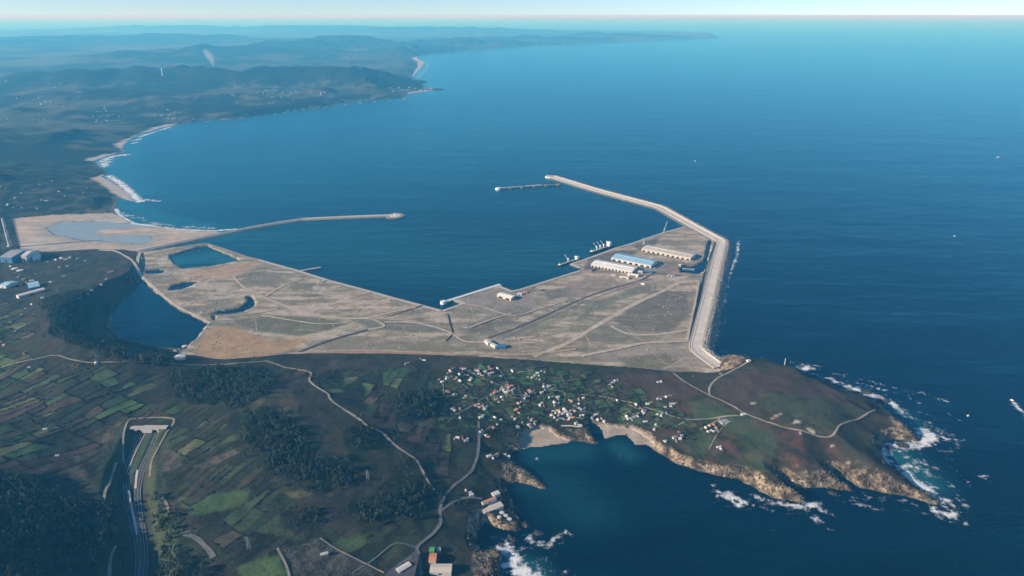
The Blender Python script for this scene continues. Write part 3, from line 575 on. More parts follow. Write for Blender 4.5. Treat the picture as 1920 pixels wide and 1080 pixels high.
# ------------------------------------------------------------------ sea
sxs = np.array(sorted(grow(-2700, -480000, 10, 1.05)[1:] + list(np.arange(-2700, 2600.1, 10)) + grow(2600, 480000, 10, 1.06)[1:]))
sys_ = np.array([300, 600, 800] + list(np.arange(900, 4800.1, 10)) + grow(4800, 520000, 10, 1.03)[1:])
SX, SY = np.meshgrid(sxs, sys_); AXES[SX.shape] = (sxs, sys_)
FOAM = [([(1478, 681), (1495, 678), (1508, 685), (1530, 686)], 10, .55), ([(1492, 697), (1504, 694), (1514, 690)], 16, .95), ([(1525, 701), (1545, 708), (1565, 710)], 8, .6), ([(1568, 717), (1592, 724)], 16, .8),
    ([(1603, 729), (1630, 737), (1650, 749), (1672, 757), (1688, 769)], 15, .85), ([(1550, 698), (1590, 702)], 6, .5), ([(1620, 712), (1650, 720), (1690, 730), (1712, 736)], 7, .6), ([(1725, 736), (1750, 745), (1775, 752)], 7, .6),
    ([(1655, 835), (1655, 855), (1665, 872), (1690, 882), (1700, 893), (1725, 911), (1752, 928), (1772, 940)], 18, .82), ([(1662, 832), (1690, 836), (1720, 832), (1745, 826), (1732, 812)], 20, .85), ([(1735, 830), (1745, 818), (1728, 806)], 20, .9),
    ([(1690, 850), (1720, 868), (1745, 876)], 16, .6), ([(1700, 870), (1735, 885)], 18, .6), ([(1735, 890), (1765, 895), (1787, 914)], 8, .6), ([(1752, 955), (1778, 966), (1788, 962)], 11, .85), ([(1770, 935), (1790, 950), (1788, 975)], 9, .5),
    ([(1715, 770), (1740, 776), (1755, 785)], 6, .5), ([(1750, 800), (1775, 810), (1795, 825), (1790, 840)], 10, .5), ([(1770, 850), (1800, 870), (1830, 880)], 10, .35), ([(1840, 893), (1850, 892)], 6, .7),
    ([(1364, 929), (1380, 936), (1394, 944)], 12, .95), ([(1384, 950), (1398, 945)], 8, .8), ([(1408, 929), (1435, 938), (1470, 947), (1500, 952), (1527, 945)], 9, .8), ([(1527, 945), (1547, 960), (1572, 973)], 5, .6), ([(1520, 970), (1536, 978)], 9, .8),
    ([(1600, 715), (1640, 726), (1700, 742), (1730, 760)], 5, .55), ([(1530, 692), (1580, 705), (1640, 716)], 4, .5), ([(1760, 760), (1800, 790), (1810, 830)], 5, .45), ([(1690, 775), (1730, 790), (1770, 800)], 6, .5), ([(1745, 860), (1790, 880), (1820, 910)], 6, .45), ([(1790, 920), (1815, 950), (1810, 990)], 6, .42), ([(1560, 935), (1620, 950), (1680, 958), (1740, 962)], 5, .5), ([(1420, 950), (1470, 962), (1520, 965)], 4, .45), ([(1330, 910), (1340, 912)], 6, .35), ([(1598, 940), (1616, 943)], 8, .6), ([(1540, 925), (1600, 935), (1640, 935)], 8, .45), ([(1650, 935), (1700, 940), (1740, 950)], 8, .5), ([(1620, 948), (1630, 948)], 5, .6),
    ([(948, 1030), (962, 1042), (970, 1056), (985, 1068), (1004, 1080)], 14, .95), ([(975, 1070), (1000, 1080)], 20, .95), ([(940, 1062), (965, 1058)], 10, .8), ([(985, 1010), (1000, 1017), (1030, 1022), (1042, 1006), (1062, 998)], 8, .7),
    ([(940, 1010), (950, 1003)], 8, .4), ([(1005, 860), (1010, 862)], 4, .7), ([(1162, 853), (1168, 857)], 5, .6), ([(1020, 850), (1060, 860)], 8, .22),
    ([(1385, 452), (1382, 480), (1368, 512), (1361, 540), (1355, 573), (1348, 590), (1349, 608), (1339, 640)], 7, .75), ([(1350, 655), (1400, 668), (1440, 671)], 6, .4), ([(1290, 412), (1330, 430), (1384, 450)], 4, .45),
    ([(1898, 752), (1908, 764), (1930, 785)], 5, .9), ([(1860, 717), (1868, 720)], 4, .4), ([(1814, 780), (1817, 781)], 4, .8), ([(1300, 303), (1306, 303)], 12, .7), ([(1868, 296), (1876, 296)], 12, .8), ([(1788, 443), (1792, 444)], 6, .5),
    ([(330, 236), (290, 246), (264, 257), (248, 271)], 22, .95), ([(238, 290), (215, 292), (200, 298), (195, 312)], 40, .85), ([(185, 302), (170, 305)], 30, .7), ([(205, 330), (226, 344), (246, 362), (262, 378)], 26, .95), ([(272, 374), (300, 377)], 14, .8),
    ([(217, 392), (224, 404), (250, 419), (300, 426), (340, 430), (402, 433), (440, 430)], 12, .9), ([(230, 400), (280, 416), (330, 424), (400, 428)], 26, .55), ([(350, 232), (400, 226), (470, 221), (560, 208), (640, 197), (760, 186)], 16, .75), ([(360, 245), (370, 246)], 14, .7),
    ([(840, 168), (800, 173), (770, 180)], 16, .6), ([(790, 112), (804, 120), (795, 135), (780, 148)], 45, .6)]
foam = np.zeros(SX.shape)
for pts, w, s in FOAM:
    ln = PL(pts); wx = w * 1.6; d = pdist(SX, SY, ln, maxd=wx * 2.2); foam = np.maximum(foam, s * np.exp(-(d / wx) ** 2))
    if SY is not None and pts[0][0] > 900: foam = np.maximum(foam, .50 * s * np.exp(-(pdist(SX, SY, ln, maxd=wx * 7) / (wx * 2.8)) ** 2))
dse = pdist(SX, SY, coastSE, maxd=400)
foam = np.maximum(foam, .42 * np.exp(-(dse / 9) ** 2) * (SX > 1150)); foam = np.maximum(foam, .18 * np.exp(-(dse / 60) ** 2) * (SX > 700) * (fbm(SX, SY, 120, 3, 5) > .5))
dfar = pdist(SX, SY, coastFar, maxd=1500)
shoal = np.exp(-(dfar / (60 + SY * .035)) ** 1.2) * .6
for pts, r, s in [([(1010, 850), (1060, 850), (1090, 845)], 50, .3), ([(1160, 838), (1180, 855)], 34, .4), ([(1000, 900), (1060, 920), (1100, 960)], 80, .2), ([(1680, 850), (1710, 880), (1740, 905)], 50, .62), ([(335, 490), (400, 480), (440, 488)], 110, .66), ([(110, 425), (150, 425), (280, 445), (260, 420)], 160, .6),
                  ([(1690, 780), (1715, 800)], 40, .5), ([(225, 380), (300, 410), (380, 425)], 130, .64), ([(240, 290), (215, 320), (270, 360)], 200, .62), ([(960, 1060), (1000, 1070)], 40, .5), ([(520, 450), (700, 470), (900, 490), (1000, 480)], 520, .34), ([(420, 330), (600, 290), (800, 250)], 2200, .30), ([(350, 260), (600, 230)], 1800, .3)]:
    shoal = np.maximum(shoal, s * np.exp(-(pdist(SX, SY, PL(pts), maxd=r * 3) / r) ** 2))
shoal = np.where(inside(SX, SY, channel), 1.0, shoal)
scol = np.stack([foam, shoal, fbm(SX, SY, 900, 3, 15), np.ones(SX.shape)], -1)
def sea_material():
    m, nt, n, l, b = new_mat('sea'); g = n.new('ShaderNodeNewGeometry')
    at = n.new('ShaderNodeVertexColor'); at.layer_name = 'col'; sp = n.new('ShaderNodeSeparateColor'); l.new(at.outputs[0], sp.inputs[0])
    def noise(scale, vec=(1, 1, 1), det=4, ro=.6, rz=0):
        mp = n.new('ShaderNodeMapping'); mp.inputs['Scale'].default_value = vec; mp.inputs['Rotation'].default_value = (0, 0, rz); l.new(g.outputs['Position'], mp.inputs[0])
        q = n.new('ShaderNodeTexNoise'); q.inputs['Scale'].default_value = scale; q.inputs['Detail'].default_value = det; q.inputs['Roughness'].default_value = ro; l.new(mp.outputs[0], q.inputs['Vector']); return q.outputs[0]
    def mr(s, a, b_, c, d, sm=False):
        q = n.new('ShaderNodeMapRange'); q.interpolation_type = 'SMOOTHSTEP' if sm else 'LINEAR'
        for k, v in zip(('From Min', 'From Max', 'To Min', 'To Max'), (a, b_, c, d)): q.inputs[k].default_value = v
        l.new(s, q.inputs[0]); return q.outputs[0]
    def mt(op, a, b_):
        q = n.new('ShaderNodeMath'); q.operation = op
        for k, s in enumerate((a, b_)):
            if isinstance(s, (int, float)): q.inputs[k].default_value = s
            else: l.new(s, q.inputs[k])
        return q.outputs[0]
    def mix(f, a, b_):
        q = n.new('ShaderNodeMix'); q.data_type = 'RGBA'
        for k, s in (('Factor', f), ('A', a), ('B', b_)):
            if isinstance(s, tuple): q.inputs[k].default_value = s + (1,)
            else: l.new(s, q.inputs[k])
        return q.outputs['Result']
    streak = noise(.0009, (1, 4.0, 1), 6, .68, .22)
    base = mix(mr(streak, .3, .7, 0, 1), (.0002, .006, .018), (.0003, .016, .038))
    base = mix(mr(sp.outputs['Green'], 0, .6, 0, 1), base, (.012, .095, .115)); base = mix(mr(sp.outputs['Green'], .65, 1.0, 0, 1), base, (.33, .37, .35))
    lace = noise(.055, (1, 1, 1), 6, .72); fine = noise(.016, (1, 1.4, 1), 4, .6)
    thr = mt('ADD', mt('MULTIPLY', lace, .65), mt('MULTIPLY', fine, .35))
    fm = mr(mt('ADD', sp.outputs['Red'], mt('MULTIPLY', mt('SUBTRACT', thr, .5), 3.0)), .44, .98, 0, 1, True)
    body = mix(fm, base, (.78, .82, .82))
    sw = noise(.012, (.6, 1.6, 1), 3, .5, .3); ch = noise(.09, (1, 1.6, 1), 3, .6, .2)
    hh = mt('ADD', mt('MULTIPLY', sw, 2.2), mt('MULTIPLY', ch, .55)); hh = mt('MULTIPLY', hh, mr(streak, .36, .64, .25, 1.5))
    bp = n.new('ShaderNodeBump'); bp.inputs['Strength'].default_value = .8; bp.inputs['Distance'].default_value = 1.6; l.new(hh, bp.inputs['Height'])
    n.remove(b); df = n.new('ShaderNodeBsdfDiffuse'); l.new(body, df.inputs['Color']); l.new(bp.outputs[0], df.inputs['Normal'])
    gl = n.new('ShaderNodeBsdfGlossy'); gl.inputs['Color'].default_value = (.34, .79, .96, 1); gl.inputs['Roughness'].default_value = .20; l.new(bp.outputs[0], gl.inputs['Normal'])
    fr = n.new('ShaderNodeFresnel'); fr.inputs['IOR'].default_value = 1.333; l.new(bp.outputs[0], fr.inputs['Normal'])
    ms = n.new('ShaderNodeMixShader'); l.new(mt('MULTIPLY', fr.outputs[0], mr(fm, 0, 1, 1, .05)), ms.inputs[0]); l.new(df.outputs[0], ms.inputs[1]); l.new(gl.outputs[0], ms.inputs[2]); l.new(ms.outputs[0], n['Material Output'].inputs['Surface'])
    return m
M['sea'] = sea_material()
snx, sny = len(sxs), len(sys_); J, I = np.meshgrid(np.arange(sny - 1), np.arange(snx - 1), indexing='ij'); q0 = (J * snx + I).ravel()
link('sea', mesh_np('sea', np.stack([SX.ravel(), SY.ravel(), np.zeros(SX.size)], 1), np.stack([q0, q0 + 1, q0 + snx + 1, q0 + snx], 1), [M['sea']], True, scol.reshape(-1, 4)), kind='structure')

# ------------------------------------------------------------------ roads and tracks
def ribbon(name, line, width, mat, lift=.7, z=None, parent=None, step=7.0, kind='structure'):
    c = spline(line, step); tn = np.gradient(c[:, :2], axis=0); tn /= np.linalg.norm(tn, axis=1)[:, None] + 1e-9
    nr = np.stack([-tn[:, 1], tn[:, 0]], 1); k = 4; vs = []
    wv = width * (.8 + .45 * vnoise(c[:, 0] / 30, c[:, 1] / 30, 12)) if z is None and width > 3 else np.full(len(c), width)
    for s in np.linspace(-.5, .5, k + 1):
        p = c[:, :2] + nr * (s * wv)[:, None]; zz = (hgt(p[:, 0], p[:, 1]) if z is None else (c[:, 2] if z == 'own' else np.full(len(p), z))) + lift
        vs.append(np.column_stack([p, zz]))
    zmax = np.max([v[:, 2] for v in vs], axis=0)
    if z is None:
        for v in vs: v[:, 2] = np.maximum(v[:, 2], zmax - .06 * width)
    V = np.stack(vs, 1).reshape(-1, 3); n = len(c); F = []
    for i in range(n - 1):
        for j in range(k): a = i * (k + 1) + j; F.append((a, a + k + 1, a + k + 2, a + 1))
    F = np.array(F)[:, ::-1]
    o = link(name, mesh_np(name, V, F, [mat]), parent)
    if kind and parent is None: o['kind'] = kind
    return o
def road(name, pts, width, mat, port=False, lift=.7): return ribbon(name, np.array([P(*p, 6.2) for p in pts]) if port else TL(pts), width, M[mat], lift)
NEAR_ROADS = [('hill_road', [(497, 677), (530, 688), (560, 694), (578, 697), (584, 703), (580, 714), (595, 727), (614, 739), (620, 750), (640, 765), (665, 781), (690, 800), (715, 811), (735, 830), (760, 849), (780, 863), (790, 880), (800, 900), (815, 921)], 6.5, 'track'),
    ('coast_road', [(897, 790), (898, 822), (896, 850), (890, 870), (880, 888), (852, 910), (831, 935), (825, 957), (826, 980), (815, 998), (795, 1015), (782, 1028), (786, 1045), (790, 1090)], 8, 'road'), ('side_road', [(826, 960), (845, 945), (870, 935), (905, 936)], 7, 'road'),
    ('headland_track', [(1642, 769), (1612, 785), (1576, 797), (1567, 809), (1555, 820), (1520, 815), (1460, 799), (1400, 777), (1360, 755), (1330, 742), (1290, 720), (1262, 700)], 6, 'track'), ('headland_track', [(1331, 742), (1330, 728), (1342, 712), (1370, 697), (1400, 680), (1406, 678)], 7, 'track'),
    ('village_road', [(1394, 779), (1350, 783), (1290, 787), (1258, 780), (1230, 770), (1190, 757), (1160, 750), (1122, 743)], 6, 'track'), ('village_road', [(840, 792), (865, 772), (885, 762), (905, 748), (930, 735), (950, 722), (945, 706), (935, 692)], 6, 'road'), ('village_road', [(970, 721), (975, 735), (980, 750), (986, 765), (1010, 775), (1050, 790)], 6, 'road'),
    ('village_road', [(870, 690), (890, 702), (905, 710), (935, 722)], 5, 'track'), ('village_road', [(945, 704), (970, 700), (1000, 694)], 5, 'track'), ('ridge_road', [(-40, 700), (0, 690), (60, 675), (100, 667), (150, 678), (200, 680), (245, 679), (300, 680), (345, 684), (400, 684), (440, 682), (500, 677)], 5, 'track'),
    ('forest_track', [(345, 1002), (368, 1010), (390, 1030), (400, 1046)], 11, 'road'), ('loop_track', [(232, 870), (231, 840), (234, 805), (245, 787), (280, 784), (318, 785), (326, 791), (310, 815), (294, 845), (284, 868), (281, 895)], 5, 'track'), ('bank_track', [(218, 870), (207, 905), (198, 922), (194, 945)], 6, 'track'), ('bank_track', [(303, 933), (312, 945), (318, 962)], 6, 'track'),
    ('bank_track', [(218, 1025), (208, 1050), (206, 1090)], 6, 'track'), ('field_track', [(520, 1028), (536, 1060), (545, 1090)], 5, 'track'), ('field_track', [(600, 1010), (640, 1035), (690, 1060), (720, 1075)], 4, 'track'), ('field_track', [(780, 1026), (740, 1020), (700, 1050), (660, 1075)], 4, 'road')]
for nm, pts, w, mt in NEAR_ROADS: road(nm, pts, w, mt, lift=1.25)
PORT_ROADS = [('dock_road', [(915, 634), (960, 618), (1000, 602), (1050, 579), (1100, 557), (1150, 540), (1200, 526), (1228, 514), (1280, 517)], 11, 'asphalt'), ('dock_road', [(940, 636), (1010, 605), (1100, 565), (1190, 533), (1225, 522)], 6, 'concrete_dk'), ('haul_track', [(1000, 668), (1060, 645), (1120, 610), (1190, 570), (1240, 547), (1275, 530), (1310, 527)], 20, 'track_pale'),
    ('haul_track', [(1145, 612), (1172, 624), (1200, 628), (1240, 626), (1292, 618)], 13, 'track_pale'), ('haul_track', [(262, 474), (258, 495), (263, 515), (290, 540), (330, 573), (372, 594), (394, 606)], 15, 'track_pale'), ('haul_track', [(185, 468), (215, 472), (245, 490), (260, 512)], 12, 'track_pale'), ('quay_track', [(438, 518), (447, 530), (460, 540), (485, 552), (500, 560), (530, 572), (580, 588), (640, 597), (690, 596), (740, 584), (790, 574)], 12, 'track_pale'),
    ('haul_track', [(495, 558), (520, 542), (545, 530), (580, 520)], 10, 'track_pale'), ('drain', [(840, 590), (844, 607), (848, 625), (836, 640)], 5, 'darkgap'), ('dock_road', [(552, 664), (600, 645), (640, 632), (670, 624), (690, 618)], 12, 'asphalt'), ('haul_track', [(690, 618), (720, 612), (700, 600), (675, 598)], 10, 'track_pale'), ('haul_track', [(720, 604), (780, 606), (840, 622), (870, 640), (910, 642)], 11, 'track_pale'),
    ('haul_track', [(540, 664), (620, 659), (700, 658), (780, 661), (860, 664), (950, 665), (1010, 664), (1080, 655)], 13, 'track_red'), ('haul_track', [(1295, 640), (1240, 642), (1200, 645), (1150, 656), (1090, 668)], 16, 'track_pale'), ('haul_track', [(655, 605), (600, 608), (540, 600), (490, 592)], 9, 'track_pale'), ('haul_track', [(860, 570), (900, 575), (960, 592), (1010, 580), (1060, 565)], 8, 'track_pale'), ('haul_track', [(880, 615), (920, 600), (960, 588)], 9, 'track_pale'),
    ('haul_track', [(560, 545), (620, 555), (690, 580)], 8, 'track_pale'), ('drain', [(792, 573), (760, 584), (725, 594)], 5, 'darkgap'), ('drain', [(697, 549), (670, 557), (655, 560)], 4, 'darkgap'), ('drain', [(614, 526), (604, 531)], 5, 'darkgap'), ('haul_track', [(1310, 530), (1305, 560), (1296, 600), (1288, 640)], 9, 'track_pale'), ('haul_track', [(400, 596), (440, 593), (480, 588), (520, 580)], 6, 'track_pale')]
for k, (nm, pts, w, mt) in enumerate(PORT_ROADS): road(nm, pts, w, mt, True, .55 + .13 * k)
# motorway
hl = [(262, 813, 81.5), (252, 838, 80), (242, 868, 76), (237, 897, 72), (238, 927, 70), (245, 962, 66), (255, 1003, 62), (261, 1043, 58), (258, 1090, 55)]
hr = [(296, 813, 81.5), (284, 840, 80), (270, 870, 76), (262, 897, 72), (258, 927, 70), (261, 962, 66), (268, 1003, 62), (271, 1043, 58), (267, 1090, 55)]
for nm, pts in (('motorway', hl), ('motorway', hr)):
    ln = np.array([P(*p) for p in pts]); ribbon(nm, ln, 15, M['asphalt'], .35, 'own')
    c = spline(ln, 7); tn = np.gradient(c, axis=0); tn /= np.linalg.norm(tn, axis=1)[:, None]; nr = np.stack([-tn[:, 1], tn[:, 0], 0 * tn[:, 0]], 1)
    for s in (-6.3, 0, 6.3): ribbon('road_line', c[::3] + nr[::3] * s, .45, M['paint'], .5, 'own')
med = np.array([P(*p) for p in [(272, 814, 81.5), (256, 845, 79.5), (242, 877, 75.2), (238, 888, 74)]]); ribbon('median_barrier', med, 1.6, M['concrete_lt'], 1.3, 'own')
med = np.array([P(*p) for p in [(241, 920, 70.5), (246, 945, 68), (252, 975, 65), (257, 1003, 62)]]); ribbon('median_paving', med, 5.0, M['concrete_lt'], .6, 'own')
ribbon('median_grass', np.array([P(*p) for p in [(280, 814, 81.5), (266, 845, 79.5), (254, 872, 75.6), (243, 890, 74)]]), 17, simple('median_grass_mat', (.06, .10, .045), .95, .3, .1), .2, 'own')
ribbon('verge_paving', np.array([P(*p) for p in [(262, 860, 75), (257, 885, 73), (254, 916, 71)]]), 5, M['concrete_lt'], .9, 'own')

# ------------------------------------------------------------------ swept solids: quays, breakwaters, jetties
def frame(line, step=None):
    c = np.asarray(line, float); d = np.diff(c[:, :2], axis=0); d /= np.linalg.norm(d, axis=1)[:, None]
    nr = np.stack([-d[:, 1], d[:, 0]], 1); out = []
    for i in range(len(c)):
        a = nr[max(i - 1, 0)]; b = nr[min(i, len(nr) - 1)]; m = a + b; m /= np.linalg.norm(m); out.append(m / max(.45, m @ a))
    return c, np.array(out)
def sweep(line, prof, mat, name, smooth=False):
    c, nr = frame(line); k = len(prof); V = []; F = []
    for i in range(len(c)):
        for (s, z) in prof: V.append((c[i, 0] + nr[i, 0] * s, c[i, 1] + nr[i, 1] * s, z))
    for i in range(len(c) - 1):
        for j in range(k): a = i * k + j; b = i * k + (j + 1) % k; F.append((a, b, b + k, a + k))
    F.append(tuple(range(k - 1, -1, -1))); F.append(tuple((len(c) - 1) * k + j for j in range(k)))
    me = bpy.data.meshes.new(name); me.from_pydata(V, [], F); me.materials.append(mat); me.update()
    bm = bmesh.new(); bm.from_mesh(me); bmesh.ops.recalc_face_normals(bm, faces=bm.faces); bm.to_mesh(me); bm.free(); return me
def rect(s0, s1, z0, z1): return [(s0, z0), (s1, z0), (s1, z1), (s0, z1)]
def tilt_boxes(cs, size, name, mat, jit=.3, parent=None, zs=1.0, **props):
    """many small tumbled blocks as one mesh"""
    n = len(cs); base = np.array([(-1, -1, -1), (1, -1, -1), (1, 1, -1), (-1, 1, -1), (-1, -1, 1), (1, -1, 1), (1, 1, 1), (-1, 1, 1)]) * .5
    fq = np.array([(3, 2, 1, 0), (4, 5, 6, 7), (0, 1, 5, 4), (1, 2, 6, 5), (2, 3, 7, 6), (3, 0, 4, 7)])
    a = RNG.uniform(0, 6.28, n); t = RNG.uniform(-.6, .6, n); s = size * RNG.uniform(1 - jit, 1 + jit, n)
    v = base[None] * s[:, None, None]; ct, st = np.cos(t)[:, None], np.sin(t)[:, None]
    v = np.stack([v[..., 0], v[..., 1] * ct - v[..., 2] * st, v[..., 1] * st + v[..., 2] * ct], -1)
    ca, sa = np.cos(a)[:, None], np.sin(a)[:, None]
    v = np.stack([v[..., 0] * ca - v[..., 1] * sa, v[..., 0] * sa + v[..., 1] * ca, v[..., 2] * zs], -1) + cs[:, None]
    return link(name, mesh_np(name, v.reshape(-1, 3), (fq[None] + 8 * np.arange(n)[:, None, None]).reshape(-1, 4), [mat]), parent, **props)

def quay(name, pts, label, parts):
    t = thing(name, label, 'quay'); ln = np.array([P(*p, 6.0) for p in pts])
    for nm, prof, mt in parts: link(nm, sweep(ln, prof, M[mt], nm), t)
    return t
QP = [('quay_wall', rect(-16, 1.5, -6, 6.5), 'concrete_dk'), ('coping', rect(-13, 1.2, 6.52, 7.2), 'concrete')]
ql = np.array([P(*p, 4.0) for p in [(388, 457), (425, 469), (466, 483), (490, 488)]])
t = thing('rubble_mole', 'low stony mole between the turquoise lagoon and the harbour basin', 'mole'); link('core', sweep(ql, [(-22, -4), (-7, 5.5), (7, 5.5), (22, -4)], M['rubble'], 'core'), t); link('crest_track', sweep(ql, rect(-6, 6, 5.52, 6.1), M['track'], 'crest_track'), t)
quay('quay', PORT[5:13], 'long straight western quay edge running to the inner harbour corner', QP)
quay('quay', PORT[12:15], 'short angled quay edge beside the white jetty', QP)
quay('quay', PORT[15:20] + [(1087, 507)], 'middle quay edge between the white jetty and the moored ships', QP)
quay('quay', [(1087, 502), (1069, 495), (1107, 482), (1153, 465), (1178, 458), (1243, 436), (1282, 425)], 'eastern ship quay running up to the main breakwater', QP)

BW = [(1348, 688), (1301, 654), (1352, 452), (1300, 424), (1236, 388), (1120, 357), (1034, 331)]
bl = np.array([P(*p, 10.0) for p in BW])
c2 = [bl[0]]
for i in range(1, len(bl) - 1):      # ease the bends
    a, b, c = bl[i - 1], bl[i], bl[i + 1]; la = min(40, .3 * np.linalg.norm(a - b)); lc = min(40, .3 * np.linalg.norm(c - b))
    c2 += [b + (a - b) / np.linalg.norm(a - b) * la, b * .5 + (b + (a - b) / np.linalg.norm(a - b) * la) * .25 + (b + (c - b) / np.linalg.norm(c - b) * lc) * .25, b + (c - b) / np.linalg.norm(c - b) * lc]
c2.append(bl[-1]); bl = np.array(c2)
t = thing('breakwater', 'long pale concrete breakwater with an elbow, armoured on its seaward side', 'breakwater')
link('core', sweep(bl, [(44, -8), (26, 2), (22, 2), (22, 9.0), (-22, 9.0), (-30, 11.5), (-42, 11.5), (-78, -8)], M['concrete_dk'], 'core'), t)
link('roadway', sweep(bl, rect(-22, 22.4, 9.02, 10), M['concrete_lt'], 'roadway'), t)
link('crest_wall', sweep(bl, [(-28, 8), (-22.3, 8), (-23.2, 14.2), (-28, 14.2)], M['concrete'], 'crest_wall'), t)
link('inner_kerb', sweep(bl, rect(19.5, 21.5, 10.02, 11.2), M['concrete'], 'inner_kerb'), t)
link('lane_stripe', sweep(bl, rect(8, 11, 10.02, 10.1), M['track'], 'lane_stripe'), t)
link('inner_berm', sweep(bl, [(24, 1.5), (34, 1.5), (48, -6), (24, -6)], M['rubble'], 'inner_berm'), t)
cs = []; fine = [bl[0]]
for a, b in zip(bl[:-1], bl[1:]):
    n_ = max(1, int(np.linalg.norm(b - a) / 5)); fine += [a + (b - a) * k / n_ for k in range(1, n_ + 1)]
fc, fn_ = frame(np.array(fine))
for i in range(0, len(fc) - 1):
    for s in np.arange(-31, -74, -4.6): cs.append((fc[i, 0] + fn_[i, 0] * (s + random.uniform(-2, 2)) + random.uniform(-2, 2), fc[i, 1] + fn_[i, 1] * (s + random.uniform(-2, 2)) + random.uniform(-2, 2), 12.2 + min(0, s + 43) * .55 + random.uniform(-1.2, 1.2)))
tilt_boxes(np.array(cs), 5.2, 'armour_blocks', M['block'], .15, t, kind='stuff')
e = bl[-1]; dirb = (bl[-1] - bl[-2]); dirb /= np.linalg.norm(dirb); hd = e + dirb * 18
link('roundhead', MB().cyl((hd[0], hd[1]), 42, 36, -6, 9.6, 20).me('roundhead', M['concrete_lt']), t)
lt = thing('harbour_light', 'small green light tower at the tip of the main breakwater', 'light tower', (hd[0] - 22, hd[1] + 4, 9.6))
link('tower', MB().cyl((0, 0), 4.5, 3.2, 0, 13, 10).me('tower', M['green']), lt); link('lantern', MB().cyl((0, 0), 2.2, 2.0, 13, 16, 8).me('lantern', M['glass']), lt); link('gallery', MB().cyl((0, 0), 4, 4, 12.5, 13.1, 10).me('gallery', M['shipwhite']), lt)
lt = thing('service_hut', 'dark hut beside the green light on the breakwater tip', 'hut', (hd[0] + 10, hd[1] - 22, 9.6)); link('walls', MB().box(-7, 7, -4, 4, 0, 7).me('walls', M['greywall']), lt); link('roof', MB().box(-7.6, 7.6, -4.6, 4.6, 7, 7.6).me('roof', M['concrete_dk']), lt)

ct = np.array([P(*p, 6.0) for p in [(258, 472), (360, 450), (475, 426), (520, 418), (567, 411), (650, 407), (732, 404)]])
t = thing('breakwater', 'long western breakwater arm curving from the sands to a rounded head', 'breakwater')
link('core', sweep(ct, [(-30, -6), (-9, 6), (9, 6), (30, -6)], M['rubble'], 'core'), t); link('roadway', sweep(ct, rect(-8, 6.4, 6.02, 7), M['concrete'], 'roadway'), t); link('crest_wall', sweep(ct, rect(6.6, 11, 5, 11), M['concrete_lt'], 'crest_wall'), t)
hd = P(741, 404, 6); link('roundhead', MB().cyl((hd[0], hd[1]), 46, 34, -5, 8, 20).me('roundhead', M['concrete_lt']), t)
tilt_boxes(np.array([(hd[0] + math.cos(a) * random.uniform(34, 58), hd[1] + math.sin(a) * random.uniform(34, 58), random.uniform(-1, 5)) for a in np.linspace(0, 6.28, 260)]), 6, 'armour_blocks', M['block'], .2, t, kind='stuff')
lt = thing('harbour_light', 'small white light tower on the head of the western arm', 'light tower', (hd[0], hd[1], 8)); link('tower', MB().cyl((0, 0), 4, 3, 0, 12, 10).me('tower', M['shipwhite']), lt); link('lantern', MB().cyl((0, 0), 2, 2, 12, 15, 8).me('lantern', M['red']), lt)
cz = np.array([P(*p, 5.5) for p in [(268, 480), (330, 468), (388, 456)]]); t = thing('causeway', 'narrow causeway between the western arm and the turquoise lagoon', 'causeway')
link('bank', sweep(cz, [(-16, -3), (-5, 6), (5, 6), (20, -3)], M['rubble'], 'bank'), t); link('roadway', sweep(cz, rect(-4.5, 4.5, 6.02, 6.5), M['road'], 'roadway'), t)

def pier(name, a, b, w, z, label, deckm, wallm, head=True, gaps=0):
    A, B = P(*a, z), P(*b, z); L = np.linalg.norm(B - A); t = thing(name, label, 'jetty', (A[0], A[1], 0), math.atan2(B[1] - A[1], B[0] - A[0]))
    if gaps:
        for k in range(gaps):
            x0 = L * k / (gaps - 1); link('caisson', MB().cyl((x0, 0), w * .9, w * .85, -8, z - .2, 14).me('caisson', M[wallm]), t)
        link('deck', MB().box(-w * .4, L, -w * .5, w * .5, z - 2.2, z).me('deck', M[deckm]), t); link('walkway', MB().box(w, L * .4, w * .12, w * .45, z + .02, z + 2.5).me('walkway', M['concrete_lt']), t); link('walkway', MB().box(L * .46, L * .72, w * .12, w * .45, z + .02, z + 2.5).me('walkway', M['shipwhite']), t)
    else:
        link('wall', MB().box(0, L, -w / 2, w / 2, -6, z - .9).me('wall', M[wallm]), t); link('deck', MB().box(-.5, L + .5, -w / 2 - .6, w / 2 + .6, z - .9, z).me('deck', M[deckm]), t)
        link('kerb', MB().box(0, L, w / 2 - 1, w / 2, z + .02, z + 1).me('kerb', M[deckm]), t)
    if head: link('head_block', MB().cyl((0, 0), w * .95, w * .85, -6, z + 3.5, 12).me('head_block', M['shipwhite']), t)
    return t
pier('jetty', (934, 353), (1046, 345), 24, 9, 'detached dark tanker jetty with white end block beside the breakwater tip', 'concrete_dk', 'concrete_dk', True, 6)
pier('jetty', (831, 566), (937, 533), 15, 8, 'straight white jetty wall at the inner harbour corner', 'shipwhite', 'concrete', True)
pier('jetty', (601, 501), (560, 508), 15, 5, 'short grey stub jetty off the western quay', 'concrete', 'concrete_dk', False)

